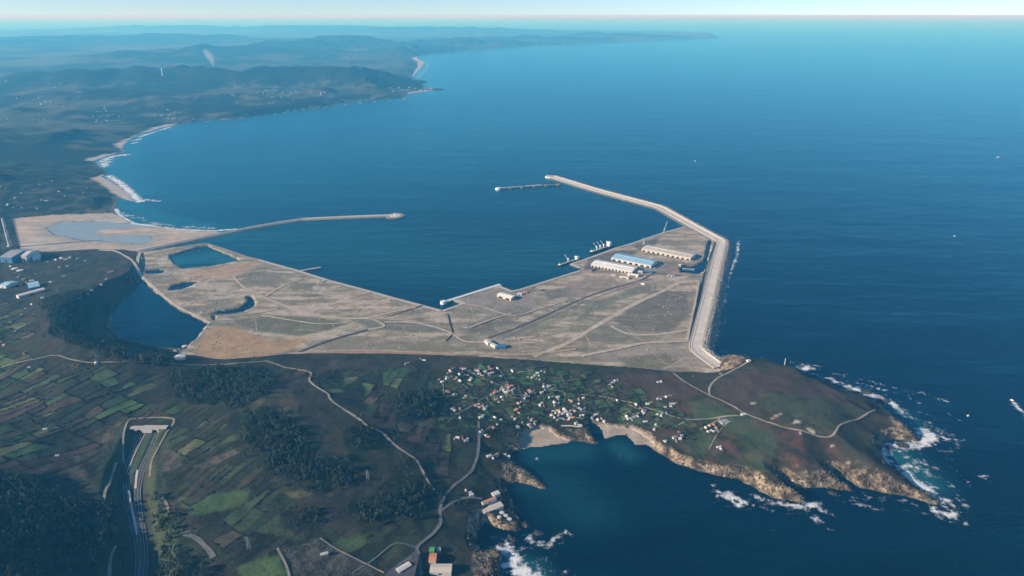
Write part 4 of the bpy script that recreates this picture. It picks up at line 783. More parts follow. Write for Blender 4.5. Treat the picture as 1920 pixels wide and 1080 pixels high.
# ------------------------------------------------------------------ motorway tunnel portal
pc = P(279, 808, 82); pl_, pr_ = P(238, 808, 82), P(318, 808, 82); wid = (pr_[0] - pl_[0])
t = thing('tunnel_portal', 'pale concrete motorway tunnel portal with two arched mouths', 'tunnel portal', (pc[0], pc[1] - 9, 81.2))
mb = MB(); mouths = [(P(264, 808, 82)[0] - pc[0], 8.2), (P(293, 808, 82)[0] - pc[0], 8.2)]
def arch_wall(x0, x1, h, mouths, y0, y1):
    m = MB(); xsx = [x0]
    for (c, r) in mouths: xsx += [c + r * math.cos(math.pi - math.pi * k / 12) for k in range(13)]
    xsx.append(x1)
    def zb(x):
        for (c, r) in mouths:
            if abs(x - c) < r - 1e-6: return 2.2 + math.sqrt(max(r * r - (x - c) ** 2, 0))
        return -2.0
    for a, b in zip(xsx[:-1], xsx[1:]):
        mid = (a + b) / 2; ina = any(abs(mid - c) < r for c, r in mouths)
        za, zb_ = (2.2 + max(0, zb(a) - 2.2 if zb(a) > -1 else 0), 2.2 + max(0, zb(b) - 2.2 if zb(b) > -1 else 0)) if ina else (-2, -2)
        m.add([(a, y0, za), (b, y0, zb_), (b, y0, h), (a, y0, h), (a, y1, za), (b, y1, zb_), (b, y1, h), (a, y1, h)], [(0, 1, 2, 3), (5, 4, 7, 6), (3, 2, 6, 7), (1, 0, 4, 5)])
    return m
link('portal_wall', arch_wall(mouths[0][0] - 12, mouths[1][0] + 12, 13, mouths, 0, 4).me('portal_wall', M['whiteroof']), t); link('wing_wall', MB().box(-wid * .6, mouths[0][0] - 12.05, .5, 4, -2, 13).me('wing_wall', M['concrete_dk']), t); link('wing_wall', MB().box(mouths[1][0] + 12.05, wid * .45, .5, 4, -2, 13).me('wing_wall', M['concrete_dk']), t)  # shadow on the left wing wall is put into its darker concrete
for c, r in mouths: link('tunnel_mouth', MB().box(c - r, c + r, 4.1, 30, -1, 12.2).me('tunnel_mouth', M['darkgap']), t)
link('parapet', MB().box(-wid * .6, wid * .45, -.4, 18, 13.02, 13.8).me('parapet', M['concrete']), t)

# ------------------------------------------------------------------ large sheds and port buildings
def shed(name, label, a, b, depth, eave, ridge, wallm, roofm, z=6.0, group=None, doors=0, cat='warehouse', endm=None, bays=0):
    A = P(*a, z) if z is not None else T(*a); z = A[2]; B = P(*b, z); L = np.linalg.norm(B - A)
    t = thing(name, label, cat, (A[0], A[1], z), math.atan2(B[1] - A[1], B[0] - A[0]), group)
    link('walls', MB().gwall(0, L, 0, depth, -4, eave, ridge - .25).me('walls', M[wallm]), t)
    rf = link('roof', MB().gable(-1, L + 1, -1.2, depth + 1.2, eave + .35, ridge + .6, .35).me('roof', M[roofm]), t)
    if bays:
        pn = MB()
        for k in range(1, int(L / 9)):
            for sg in (0, 1):
                y0, y1, z0, z1 = (-1.1, depth / 2 - 1.5, eave + .4, ridge + .55) if sg == 0 else (depth + 1.1, depth / 2 + 1.5, eave + .4, ridge + .55)
                pn.bar((k * 9, y0, z0 + .1), (k * 9, y1, z1 + .1), .5)
        link('roof_rib', pn.me('roof_rib', M[roofm]), rf)
    if bays: link('ridge_vent', MB().box(L * .04, L * .96, depth / 2 - 1.4, depth / 2 + 1.4, ridge + .3, ridge + 1.8).me('ridge_vent', M[roofm]), rf)
    for k in range(doors):
        x = L * (k + .5) / doors; w = L / doors * .28; link('door', MB().box(x - w, x + w, -.25, -.02, 0, eave * .62).me('door', M['darkgap']), t)
    return t
shed('warehouse', 'long white warehouse nearest the moored ships, rows of doors on its near side', (1108, 500), (1185, 514), 78, 13, 18, 'white', 'shed_white', doors=12, bays=1)
shed('warehouse', 'pale blue roofed warehouse between the two light ones', (1146, 488), (1220, 503), 88, 14, 20, 'white', 'shed_blue', doors=7, bays=1)
shed('warehouse', 'long cream warehouse beside the breakwater elbow, farthest of three', (1203, 471), (1294, 489), 84, 14, 19, 'cream', 'shed_cream', doors=10, bays=1)
shed('hangar', 'single cream hangar standing alone behind the white jetty', (932, 557), (958, 564), 34, 12, 15, 'cream', 'shed_white', doors=2, cat='hangar')
for (a, b, dp, ev, rg, wm, rm, lb) in [((1176, 517), (1196, 520), 20, 8, 10, 'white', 'shed_white', 'white annex in front of the white warehouse corner'), ((1162, 521), (1178, 524), 14, 6, 8, 'white', 'whiteroof', 'small white shed nearest the dock road by the warehouses'), ((1196, 512), (1204, 513), 18, 8, 9, 'white', 'whiteroof', 'square white store off the end of the white warehouse'),
                                     ((1207, 511), (1222, 513), 18, 7, 9, 'blue', 'blue', 'low dark blue shed between white and blue warehouses'), ((1272, 499), (1276, 500), 14, 8, 9, 'white', 'whiteroof', 'lone white hut beside the dark pool at the breakwater'), ((970, 553), (978, 554), 14, 6, 7, 'white', 'whiteroof', 'small white hut just behind the lone hangar'), ((981, 549), (988, 550), 10, 5, 6, 'red', 'pink', 'reddish hut by the quay behind the lone hangar'),
                                     ((1279, 505), (1302, 507), 12, 4, 5, 'blue', 'greyroof', 'low grey roofed store beside the dark pool')]:
    shed('store_shed', lb, a, b, dp, ev, rg, wm, rm, group='small sheds in the harbour', doors=1, cat='shed')
shed('office_building', 'white office block with blue annex in the middle of the harbour fill', (908, 642), (915, 648), 16, 10, 11, 'white', 'whiteroof', cat='building')
shed('office_building', 'second white block beside the blue hall on the harbour fill', (919, 648), (928, 653), 14, 8, 9, 'white', 'whiteroof', cat='building')
shed('blue_hall', 'low dark blue hall standing beside white office blocks', (929, 655), (948, 654), 24, 7, 8.5, 'blue', 'blue', cat='hall')
def container(u, v, mat, label, rz):
    c = P(u, v, 6.3); t = thing('cargo_container', label, 'container', (c[0], c[1], 6.3), rz, 'containers scattered on the quay'); link('shell', MB().box(-9, 9, -2.4, 2.4, 0, 5).me('shell', M[mat]), t); link('doors', MB().box(9.02, 9.15, -2.2, 2.2, .2, 4.8).me('doors', M['steel']), t)
for u, v, mt, lb in [(1118, 505, 'hull', 'dark container stack by the near corner of the white warehouse'), (1113, 508, 'darkgap', 'black stockpile box just left of the white warehouse'), (1140, 520, 'pink', 'reddish container left of the small white sheds'), (1150, 517, 'shipwhite', 'white container below the white warehouse doors'), (1158, 515, 'pink', 'rusty container against the white warehouse'), (1205, 533, 'shipwhite', 'white container alone below the dock road'),
                     (1255, 517, 'shipwhite', 'white trailer in the row below the dark pool'), (1262, 518, 'shipwhite', 'white trailer at the right end of the row below the dark pool'), (1000, 540, 'pink', 'reddish container at the quay edge'), (1018, 545, 'hull', 'dark container on the bare ground by the middle quay')]: container(u, v, mt, lb, random.uniform(-.5, .5))
def mobile_crane(base, tip, label):
    b = P(*base, 6.5); s = np.linalg.norm(b - np.array([0, 0, H])) / FPX; dx = (tip[0] - base[0]) * s; dz = (base[1] - tip[1]) * s * 1.02
    t = thing('harbour_crane', label, 'crane', (b[0], b[1], 6.5)); link('chassis', MB().box(-8, 8, -4, 4, 1, 5).me('chassis', M['yellowgreen']), t)
    for x in (-6, -2, 2, 6): link('wheel', MB().box(x - 1.1, x + 1.1, -4.5, 4.5, 0, 1.9).me('wheel', M['rubber']), t)
    link('tower', MB().cyl((0, 0), 3.2, 2.2, 5, dz * .45, 10).me('tower', M['yellowgreen']), t); bm_ = link('boom', MB().bar((0, 0, dz * .3), (dx, 6, dz), 2.6).me('boom', M['yellowgreen']), t)
    link('cable', MB().bar((dx, 6, dz), (dx + .5, 6, dz * .35), .5).me('cable', M['steel']), bm_); link('cab', MB().box(2, 5.5, -2, 2, dz * .3, dz * .3 + 4).me('cab', M['shipwhite']), t)
mobile_crane((1245, 437), (1250, 416), 'pale green mobile harbour crane near the breakwater end of the quay')
mobile_crane((1207, 459), (1206, 446), 'slim pale quay crane beside the cream warehouse')

# wheel tracks and heaps on the made ground
def in_port_pt(x, y, m=12): return inside(np.array([x]), np.array([y]), port)[0] and hgt(x, y)[0] > 5 and pdist(np.array([x]), np.array([y]), port, closed=True, maxd=m + 1)[0] > m
for mt_, nn, wmin, wmax, seed, lb in (('concrete_lt', 90, 1.2, 3.2, 5, 'pale wheel tracks criss-crossing the bare harbour fill'), ('concrete_dk', 45, 1.2, 3.0, 6, 'dark damp wheel ruts on the bare harbour fill')):
    rg = np.random.default_rng(seed); V = []; F = []
    while nn > 0:
        a = port.min(0) + rg.random(2) * (port.max(0) - port.min(0))
        if not in_port_pt(*a): continue
        an = rg.choice([.42, -.25, 1.9, .1]) + rg.normal(0, .18); ln = [a]
        for q in range(int(rg.integers(6, 26))):
            an += rg.normal(0, .07); nx_ = ln[-1] + 16 * np.array([math.cos(an), math.sin(an)])
            if not in_port_pt(*nx_): break
            ln.append(nx_)
        if len(ln) < 4: continue
        nn -= 1; ln = np.array(ln); w = rg.uniform(wmin, wmax); tn = np.gradient(ln, axis=0); tn /= np.linalg.norm(tn, axis=1)[:, None]; b0 = len(V)
        for sgn in (-.5, .5):
            p = ln + np.stack([-tn[:, 1], tn[:, 0]], 1) * w * sgn; V += [tuple(q) for q in np.column_stack([p, hgt(p[:, 0], p[:, 1]) + .40])]
        L_ = len(ln); F += [(b0 + i, b0 + i + 1, b0 + L_ + i + 1, b0 + L_ + i) for i in range(L_ - 1)]
    link('wheel_tracks', mesh_np('wheel_tracks', V, F, [M['track_pale' if mt_ == 'concrete_lt' else mt_]]), kind='stuff', label=lb, category='tracks')
for mt_, nn, seed, lb in (('track', 150, 8, 'pale gravel heaps dotted over the harbour fill'), ('concrete_dk', 110, 9, 'dark spoil heaps dotted over the harbour fill')):
    rg = np.random.default_rng(seed); m1 = MB(); k = 0
    while k < nn:
        a = port.min(0) + rg.random(2) * (port.max(0) - port.min(0))
        if not in_port_pt(*a): continue
        for q in range(int(rg.integers(1, 5))):
            p = a + rg.normal(0, 10, 2)
            if in_port_pt(*p, 5): m1.cyl((p[0], p[1]), rg.uniform(2.5, 6.5), .4, float(hgt(p[0], p[1])[0]) - .4, float(hgt(p[0], p[1])[0]) + rg.uniform(1.2, 3.4), 7)
        k += 1
    link('spoil_heaps', m1.me('spoil_heaps', M[mt_]), kind='stuff', label=lb, category='heaps')
# ------------------------------------------------------------------ fields: each plot its own sheet with a hedged edge
FPAL = [(.060, .098, .036), (.046, .070, .030), (.085, .095, .042), (.060, .044, .034), (.10, .12, .05), (.075, .062, .042), (.034, .050, .026), (.028, .036, .022), (.048, .038, .030), (.055, .085, .040), (.038, .040, .028), (.07, .075, .04), (.024, .031, .02)]
VPAL = [(.070, .135, .048), (.090, .130, .055), (.055, .10, .042), (.062, .054, .040), (.08, .088, .05), (.045, .062, .034), (.06, .12, .05), (.10, .105, .06)]
def crop(name, c, k):
    m, nt, n, l, b = new_mat(name); b.inputs['Roughness'].default_value = .95; b.inputs['Specular IOR Level'].default_value = .1
    g = n.new('ShaderNodeNewGeometry'); mp = n.new('ShaderNodeMapping'); mp.inputs['Rotation'].default_value = (0, 0, k * .7); mp.inputs['Scale'].default_value = (.3, 1.6, 1); l.new(g.outputs['Position'], mp.inputs[0])
    f = None
    for sc, lo, hi in ((.12, .72, 1.28), (.02, .7, 1.3), (.6, .85, 1.15)):
        z_ = n.new('ShaderNodeTexNoise'); z_.inputs['Scale'].default_value = sc; z_.inputs['Detail'].default_value = 4; l.new(mp.outputs[0] if sc == .12 else g.outputs['Position'], z_.inputs['Vector'])
        r_ = n.new('ShaderNodeMapRange'); r_.inputs['From Min'].default_value = .3; r_.inputs['From Max'].default_value = .7; r_.inputs['To Min'].default_value = lo; r_.inputs['To Max'].default_value = hi; l.new(z_.outputs[0], r_.inputs[0])
        if f is None: f = r_.outputs[0]
        else: q = n.new('ShaderNodeMath'); q.operation = 'MULTIPLY'; l.new(f, q.inputs[0]); l.new(r_.outputs[0], q.inputs[1]); f = q.outputs[0]
    v_ = n.new('ShaderNodeVectorMath'); v_.operation = 'SCALE'; v_.inputs[0].default_value = c; l.new(f, v_.inputs['Scale']); l.new(v_.outputs[0], b.inputs['Base Color']); return m
FM = [crop('field_crop', tuple(1.22 * q for q in c), k) for k, c in enumerate(FPAL)]; VM = [crop('garden_crop', c, k) for k, c in enumerate(VPAL)]
def grid_at(A, x, y): return A[min(np.searchsorted(ys, y), ny - 1), min(np.searchsorted(xs, x), nx - 1)]
HEDGE_PTS = []
def split(poly, amax, asp, rg, ang):
    a = .5 * abs(np.sum(poly[:, 0] * np.roll(poly[:, 1], -1) - np.roll(poly[:, 0], -1) * poly[:, 1]))
    if a < amax * rg.uniform(.3, 2.4): return [poly]
    u = np.array([math.cos(ang), math.sin(ang)]); w = np.array([-u[1], u[0]]); eu = np.ptp(poly @ u); ew = np.ptp(poly @ w)
    nrm = (u if eu > ew * asp else w); t_ = rg.normal(0, .13); nrm = np.array([nrm[0] * math.cos(t_) - nrm[1] * math.sin(t_), nrm[0] * math.sin(t_) + nrm[1] * math.cos(t_)])
    d = poly @ nrm; c = d.min() + np.ptp(d) * rg.uniform(.28, .72); A, B = [], []
    for i in range(len(poly)):
        p, q = poly[i], poly[(i + 1) % len(poly)]; dp, dq = p @ nrm - c, q @ nrm - c
        (A if dp < 0 else B).append(p)
        if dp * dq < 0: m_ = p + (q - p) * dp / (dp - dq); A.append(m_); B.append(m_)
    return split(np.array(A), amax, asp, rg, ang) + split(np.array(B), amax, asp, rg, ang)
def fields_in(zone, ang, amax, asp, mats, seed, keep, hedge):
    rg = np.random.default_rng(seed); jj, ii = np.nonzero(zone > .5)
    if not len(jj): return
    P0 = np.column_stack([XX[jj, ii], YY[jj, ii]]); u = np.array([math.cos(ang), math.sin(ang)]); w = np.array([-u[1], u[0]]); a0, a1 = (P0 @ u).min(), (P0 @ u).max(); b0, b1 = (P0 @ w).min(), (P0 @ w).max()
    for poly in split(np.array([u * a + w * b for a, b in ((a0, b0), (a1, b0), (a1, b1), (a0, b1))]), amax, asp, rg, ang):
        c = poly.mean(0); tst = np.vstack([poly * .85 + c * .15, [c]])
        if any(grid_at(zone, *q) < .5 or grid_at(z_wood, *q) > .2 or grid_at(z_clear, *q) > .3 or grid_at(hw_d, *q) < 62 or grid_at(rk, *q) > .2 or grid_at(HT, *q) < 4 or grid_at(in_port, *q) for q in tst): continue
        for k in range(len(poly)):
            if rg.random() < hedge:
                p, q = poly[k], poly[(k + 1) % len(poly)]; nn = int(np.linalg.norm(q - p) / 3.6); HEDGE_PTS.extend([p + (q - p) * t_ + rg.normal(0, .8, 2) for t_ in rg.random(nn)])
        if rg.random() > keep: continue
        inn = c + (poly - c) * (1 - 3.2 / np.sqrt(((poly - c) ** 2).sum(1).mean())); bm = bmesh.new(); vs_ = [bm.verts.new((p[0], p[1], 0)) for p in inn]
        try: bm.faces.new(vs_)
        except ValueError: bm.free(); continue
        for ax in (0, 1):
            for cc in np.arange(math.ceil(inn[:, ax].min() / 9) * 9, inn[:, ax].max(), 9.0): bmesh.ops.bisect_plane(bm, geom=bm.verts[:] + bm.edges[:] + bm.faces[:], plane_co=(cc, cc, 0), plane_no=(1 - ax, ax, 0))
        co = np.array([v.co[:2] for v in bm.verts]); hz = hgt(co[:, 0], co[:, 1])
        for v, z_ in zip(bm.verts, hz): v.co.z = z_ + .75
        bmesh.ops.recalc_face_normals(bm, faces=bm.faces)
        if bm.faces[:][0].normal.z < 0: bmesh.ops.reverse_faces(bm, faces=bm.faces)
        me = bpy.data.meshes.new('field'); bm.to_mesh(me); bm.free(); me.shade_smooth(); me.materials.append(mats[int(rg.integers(len(mats)))]); link('field', me, kind='structure')
fields_in(z_left, ang, 3300, 2.3, FM, 61, .80, .6); fields_in(z_mid, ang + .5, 3200, 1.6, FM, 62, .7, .6); fields_in(z_vil, .35, 800, 1.5, VM, 63, .62, .4); fields_in(z_se, ang, 2600, 1.8, FM, 64, .8, .5)
# ------------------------------------------------------------------ ships
def ship(name, label, a, b, beam, hullm, cranes, house_at=1.0, deckz=9.0, group=None, sup=20, deckm='deck'):
    A, B = P(*a, 2), P(*b, 2); L = np.linalg.norm(B - A); t = thing(name, label, 'ship', (A[0], A[1], 0), math.atan2(B[1] - A[1], B[0] - A[0]), group)
    st = [(0, .10, 1.25), (.04, .55, 1.15), (.10, .85, 1.05), (.18, 1, 1), (.85, 1, 1), (.94, .9, 1.02), (1.0, .72, 1.05)]; m = MB(); V = []
    for (x, w, hz) in st: V += [(x * L, -beam / 2 * w * .8, -4), (x * L, -beam / 2 * w, deckz * hz), (x * L, beam / 2 * w, deckz * hz), (x * L, beam / 2 * w * .8, -4)]
    F = [(0, 3, 2, 1), (24, 25, 26, 27)]
    for i in range(6):
        k = i * 4; F += [(k, k + 1, k + 5, k + 4), (k + 2, k + 3, k + 7, k + 6), (k + 3, k, k + 4, k + 7)]
    link('hull', m.add(V, F).me('hull', M[hullm]), t)
    d = MB(); dv = []
    for (x, w, hz) in st: dv += [(x * L, -beam / 2 * w * .97, deckz * hz - .4), (x * L, beam / 2 * w * .97, deckz * hz - .4)]
    link('deck', d.add(dv, [(i * 2, i * 2 + 1, i * 2 + 3, i * 2 + 2) for i in range(6)]).me('deck', M[deckm]), t)
    x0 = L * .80
    s = link('superstructure', MB().box(x0, x0 + L * .11, -beam * .42, beam * .42, deckz - .3, deckz + sup).me('superstructure', M['shipwhite']), t)
    link('bridge', MB().box(x0 - 1.5, x0 + L * .06, -beam * .55, beam * .55, deckz + sup, deckz + sup + 3.5).me('bridge', M['shipwhite']), s); link('funnel', MB().cyl((x0 + L * .13, 0), 3, 2.6, deckz, deckz + sup + 5, 10).me('funnel', M['blue']), s)
    for k in range(4): link('window_band', MB().box(x0 - .12, x0 - .02, -beam * .38, beam * .38, deckz + 2 + k * sup / 4.4, deckz + 3.2 + k * sup / 4.4).me('window_band', M['glass']), s)
    n = max(cranes, 3)
    for k in range(n + 1):
        x = L * (.14 + .62 * (k + .5) / (n + 1)); link('hatch_cover', MB().box(x - L * .055, x + L * .055, -beam * .32, beam * .32, deckz - .4, deckz + 1.8).me('hatch_cover', M['greyroof']), t)
    for k in range(cranes):
        x = L * (.14 + .62 * (k + 1) / (cranes + 1)); c = link('deck_crane', MB().cyl((x, 0), 2.6, 2.2, deckz - .4, deckz + 14, 8).box(x - 4, x + 4, -3.5, 3.5, deckz + 14, deckz + 20).me('deck_crane', M['shipwhite']), t); link('jib', MB().bar((x - 2, 2, deckz + 16), (x - 16, 12, deckz + 40), 2.4).me('jib', M['shipwhite']), c)
    link('forecastle', MB().box(L * .05, L * .10, -beam * .36, beam * .36, deckz + .2, deckz + 3.2).me('forecastle', M['shipwhite']), t); link('mast', MB().cyl((L * .075, 0), .6, .4, deckz + 3, deckz + 14, 6).me('mast', M['shipwhite']), t)
    return t
ship('cargo_ship', 'dark hulled bulk ship with three white deck cranes moored by the warehouses', (1106, 475), (1148, 461), 24, 'hull', 3)
ship('cargo_ship', 'smaller reddish hulled ship moored at the quay corner', (1046, 499), (1088, 485), 18, 'hull_red', 1, deckz=6, sup=12)
def boat(u, v, L, label, rz):
    c = P(u, v, 0); t = thing('motor_boat', label, 'boat', (c[0], c[1], 0), rz, 'small boats at sea'); link('hull', MB().add([(-L / 2, -L * .14, .2), (L * .3, -L * .14, .2), (L / 2, 0, .5), (L * .3, L * .14, .2), (-L / 2, L * .14, .2), (-L / 2, -L * .17, 2), (L * .3, -L * .17, 2.2), (L * .58, 0, 2.8), (L * .3, L * .17, 2.2), (-L / 2, L * .17, 2)], [(4, 3, 2, 1, 0), (5, 6, 7, 8, 9), (0, 1, 6, 5), (1, 2, 7, 6), (2, 3, 8, 7), (3, 4, 9, 8), (4, 0, 5, 9)]).me('hull', M['shipwhite']), t); link('wheelhouse', MB().box(-L * .2, L * .1, -L * .09, L * .09, 2.1, 5).me('wheelhouse', M['shipwhite']), t)
boat(1872, 295, 34, 'small white boat alone on the open sea near the right edge', .3); boat(1303, 302, 26, 'small white boat on the open sea beyond the breakwater', 1.2); boat(1815, 780, 9, 'tiny white boat off the headland surf', .6); boat(1897, 751, 10, 'small white launch trailing a wake at the right edge', 2.3); boat(1790, 443, 14, 'speck of a white boat far right on the blue water', .1)

# ------------------------------------------------------------------ chimney, masts, pylon
def mast(u, v, h, r, name, label, cat, mats, bands=4):
    c = T(u, v); t = thing(name, label, cat, tuple(c)); link('base', MB().cyl((0, 0), r * 1.6, r * 1.5, -3, h * .03 + 1, 10).me('base', M['concrete']), t)
    for k in range(bands):
        z0, z1 = h * k / bands, h * (k + 1) / bands; link('shaft', MB().cyl((0, 0), r * (1 - .45 * k / bands), r * (1 - .45 * (k + 1) / bands), z0 + .02, z1, 14).me('shaft', M[mats[k % len(mats)]]), t)
    link('cap', MB().cyl((0, 0), r * .62, r * .62, h + .02, h + max(1, h * .012), 12).me('cap', M['concrete_dk']), t)
mast(19, 462, 158, 9, 'power_station_chimney', 'very tall pale chimney beside the sand flats at the left edge', 'chimney', ['concrete_lt', 'concrete', 'concrete_lt', 'concrete', 'concrete_lt', 'whiteroof'], 6)
mast(1471, 684, 26, 1.3, 'signal_mast', 'thin pale mast on the edge of the headland', 'mast', ['shipwhite'], 3)
mast(305, 143, 130, 8, 'radio_mast', 'white radio mast on the dark hill across the bay', 'mast', ['shipwhite'], 3)
def pylon(u, v, h, label):
    c = T(u, v); t = thing('power_pylon', label, 'pylon', tuple(c)); w = h * .11
    for sx in (-1, 1):
        for sy in (-1, 1): link('leg', MB().bar((sx * w, sy * w, -2), (sx * w * .2, sy * w * .2, h), .4).me('leg', M['steel']), t)
    for k in (.68, .80, .92): link('cross_arm', MB().bar((-h * .2, 0, h * k), (h * .2, 0, h * k), .45).me('cross_arm', M['steel']), t)
    lat = MB()
    for k in range(6):
        z0, z1 = h * k / 6, h * (k + 1) / 6; r0 = w * (1 - .8 * k / 6); r1 = w * (1 - .8 * (k + 1) / 6)
        for s in (-1, 1): lat.bar((-r0, s * r0, z0), (r1, s * r1, z1), .25); lat.bar((s * r0, -r0, z0), (s * r1, r1, z1), .25)
    link('bracing', lat.me('bracing', M['steel']), t)
pylon(467, 1029, 34, 'steel lattice pylon in the dark fields near the bottom edge'); pylon(266, 678, 26, 'steel pylon by the ridge road left of the tan fill'); pylon(690, 900, 30, 'slim pylon at the edge of the dark pine wood')

# ------------------------------------------------------------------ houses
HV = [(13, 9, 5.6, 8.2), (11, 9, 3.4, 5.8), (16, 10, 5.8, 8.6), (10, 8, 6.2, 8.4), (20, 9, 4.0, 6.4), (12, 12, 5.4, 7.4)]
ROOFS = {'r': ('red', 'white', 'red tiled'), 'o': ('orange', 'white', 'orange tiled'), 'p': ('pink', 'cream', 'faded pink roofed'), 'w': ('whiteroof', 'white', 'white roofed'), 'g': ('greyroof', 'greywall', 'grey roofed'), 'c': ('cream', 'cream', 'cream coloured'), 'y': ('cream', 'cream', 'pale yellow')}
hcache = {}
def house_meshes(k, rc, chim):
    key = (k, rc)
    if key not in hcache:
        L, W, e, r = HV[k]; rm, wm, _ = ROOFS[rc]
        hcache[key] = (MB().gwall(-L / 2, L / 2, -W / 2, W / 2, -4, e, r - .2).me('walls', M[wm]), MB().gable(-L / 2 - .5, L / 2 + .5, -W / 2 - .6, W / 2 + .6, e - .1, r + .25, .25).me('roof', M[rm]), MB().box(L * .22, L * .22 + 1.1, -.6, .6, r - 1.2, r + 1.3).me('chimney', M['greywall']),
                       MB().box(-1.2, 1.2, -W / 2 - .12, -W / 2 - .02, 0, 2.4).me('door', M['darkgap']))
    return hcache[key]
VIL = {'upper village below harbour fill': [(844, 696, 'w'), (845, 699, 'w'), (862, 703, 'w'), (878, 704, 'p'), (881, 714, 'w'), (892, 694, 'r'), (895, 697, 'w'), (898, 702, 'w'), (917, 702, 'w'), (923, 700, 'w'), (919, 691, 'r'), (922, 693, 'r'), (933, 692, 'w'), (961, 697, 'w'), (939, 707, 'w'), (847, 707, 'r'), (837, 712, 'w'), (829, 717, 'w'), (863, 716, 'y'), (922, 717, 'w'), (916, 688, 'p'), (870, 694, 'w'), (880, 697, 'g'), (905, 706, 'p'), (855, 712, 'g'), (912, 696, 'g')],
    'village core around road bend': [(951, 723, 'r'), (955, 728, 'r'), (944, 732, 'w'), (947, 736, 'w'), (928, 737, 'r'), (935, 736, 'r'), (940, 731, 'p'), (936, 754, 'r'), (930, 750, 'p'), (941, 746, 'w'), (972, 758, 'o'), (966, 770, 'r'), (969, 768, 'p'), (893, 762, 'p'), (908, 769, 'w'), (948, 724, 'g'), (959, 725, 'p'), (950, 738, 'c'), (962, 732, 'w'), (923, 741, 'p'), (897, 759, 'c'), (912, 766, 'g')],
    'western edge of the village': [(839, 735, 'r'), (851, 741, 'w'), (871, 747, 'p'), (853, 770, 'p'), (862, 767, 'p'), (862, 785, 'w'), (902, 784, 'w'), (928, 784, 'w'), (939, 788, 'w'), (926, 803, 'w'), (807, 760, 'w'), (911, 817, 'w'), (858, 822, 'w'), (876, 823, 'w'), (901, 811, 'c'), (873, 826, 'g'), (848, 768, 'g'), (906, 780, 'g'), (933, 797, 'g'), (1013, 762, 'w'), (795, 676, 'w'), (763, 682, 'g')],
    'eastern lanes of the village': [(985, 747, 'w'), (992, 733, 'p'), (995, 738, 'p'), (1016, 737, 'w'), (1029, 726, 'w'), (1020, 727, 'w'), (1012, 713, 'w'), (1008, 700, 'w'), (998, 709, 'w'), (1015, 697, 'w'), (1030, 747, 'w'), (1046, 746, 'w'), (1016, 757, 'w'), (1012, 760, 'w'), (1040, 757, 'w'), (1047, 758, 'w'), (1072, 753, 'r'), (1094, 747, 'w'), (1086, 758, 'w'), (1078, 772, 'w'), (1088, 768, 'g'), (1003, 704, 'g'), (988, 742, 'g'), (1022, 732, 'g'), (1003, 740, 'g')],
    'hamlet above the sandy cove': [(1037, 772, 'w'), (1042, 775, 'w'), (1060, 771, 'w'), (1062, 774, 'w'), (1058, 768, 'w'), (1050, 775, 'w'), (1075, 784, 'o'), (1088, 781, 'w'), (1093, 780, 'w'), (1047, 780, 'w'), (1035, 780, 'c'), (1055, 778, 'c'), (1065, 780, 'w'), (1040, 784, 'c'), (1068, 786, 'w'), (1080, 795, 'w'), (1118, 779, 'w'), (1128, 787, 'o'), (1121, 788, 'w'), (1133, 791, 'w'), (1052, 786, 'g'), (1045, 771, 'p'), (1070, 777, 'g'), (1088, 800, 'w'), (1003, 792, 'o'), (992, 797, 'w'), (972, 802, 'w'), (966, 787, 'w'), (997, 788, 'c'), (980, 793, 'g'), (1112, 783, 'g')],
    'scatter east of the hamlet': [(1157, 752, 'w'), (1148, 718, 'w'), (1153, 715, 'w'), (1234, 717, 'w'), (1240, 717, 'w'), (1249, 745, 'w'), (1233, 749, 'w'), (1214, 759, 'w'), (1193, 760, 'w'), (1205, 772, 'w'), (1208, 776, 'w'), (1241, 779, 'w'), (1232, 778, 'w'), (1177, 788, 'w'), (1181, 787, 'w'), (1175, 782, 'w'), (1196, 782, 'w'), (1210, 792, 'w'), (1230, 797, 'w'), (1227, 806, 'w'), (1273, 811, 'r'), (1263, 822, 'w'), (1275, 824, 'w'), (1248, 828, 'w'), (1257, 763, 'w'), (1260, 758, 'w'), (1247, 764, 'g'), (1278, 818, 'g'), (1188, 784, 'g'), (1145, 722, 'g')],
    'walled farm on the headland': [(1323, 803, 'w'), (1333, 808, 'w'), (1343, 803, 'o'), (1337, 797, 'p'), (1328, 811, 'w'), (1338, 810, 'w'), (1348, 839, 'w'), (1353, 844, 'w'), (1330, 799, 'o'), (1345, 808, 'g')],
    'cluster above the dark cove': [(917, 857, 'w'), (931, 855, 'o'), (925, 861, 'w'), (922, 857, 'w'), (952, 857, 'w'), (882, 924, 'w'), (884, 929, 'w'), (874, 921, 'g'), (947, 853, 'g')],
    'hillside above the flooded quarry': [(8, 648, 'p'), (46, 664, 'r'), (55, 690, 'w'), (193, 640, 'w'), (181, 682, 'w'), (40, 590, 'w'), (48, 580, 'w'), (20, 605, 'g'), (60, 572, 'w'), (30, 622, 'g'), (85, 806, 'w'), (108, 855, 'g'), (608, 1040, 'w')],
    'settlement behind the sand flats': [(105, 488, 'w'), (115, 485, 'w'), (123, 487, 'w'), (132, 484, 'w'), (147, 485, 'w'), (112, 503, 'w'), (127, 500, 'w'), (90, 492, 'w'), (160, 490, 'g'), (205, 512, 'p'), (212, 510, 'p'), (200, 525, 'w'), (190, 535, 'g'), (172, 545, 'w'), (165, 552, 'g'), (150, 560, 'w'), (35, 520, 'w'), (45, 525, 'w'), (60, 527, 'c'), (50, 532, 'p'), (40, 535, 'w'), (68, 515, 'g'), (30, 512, 'g'), (95, 530, 'w'), (108, 545, 'g'), (20, 500, 'w'), (80, 560, 'w'), (120, 520, 'g')]}
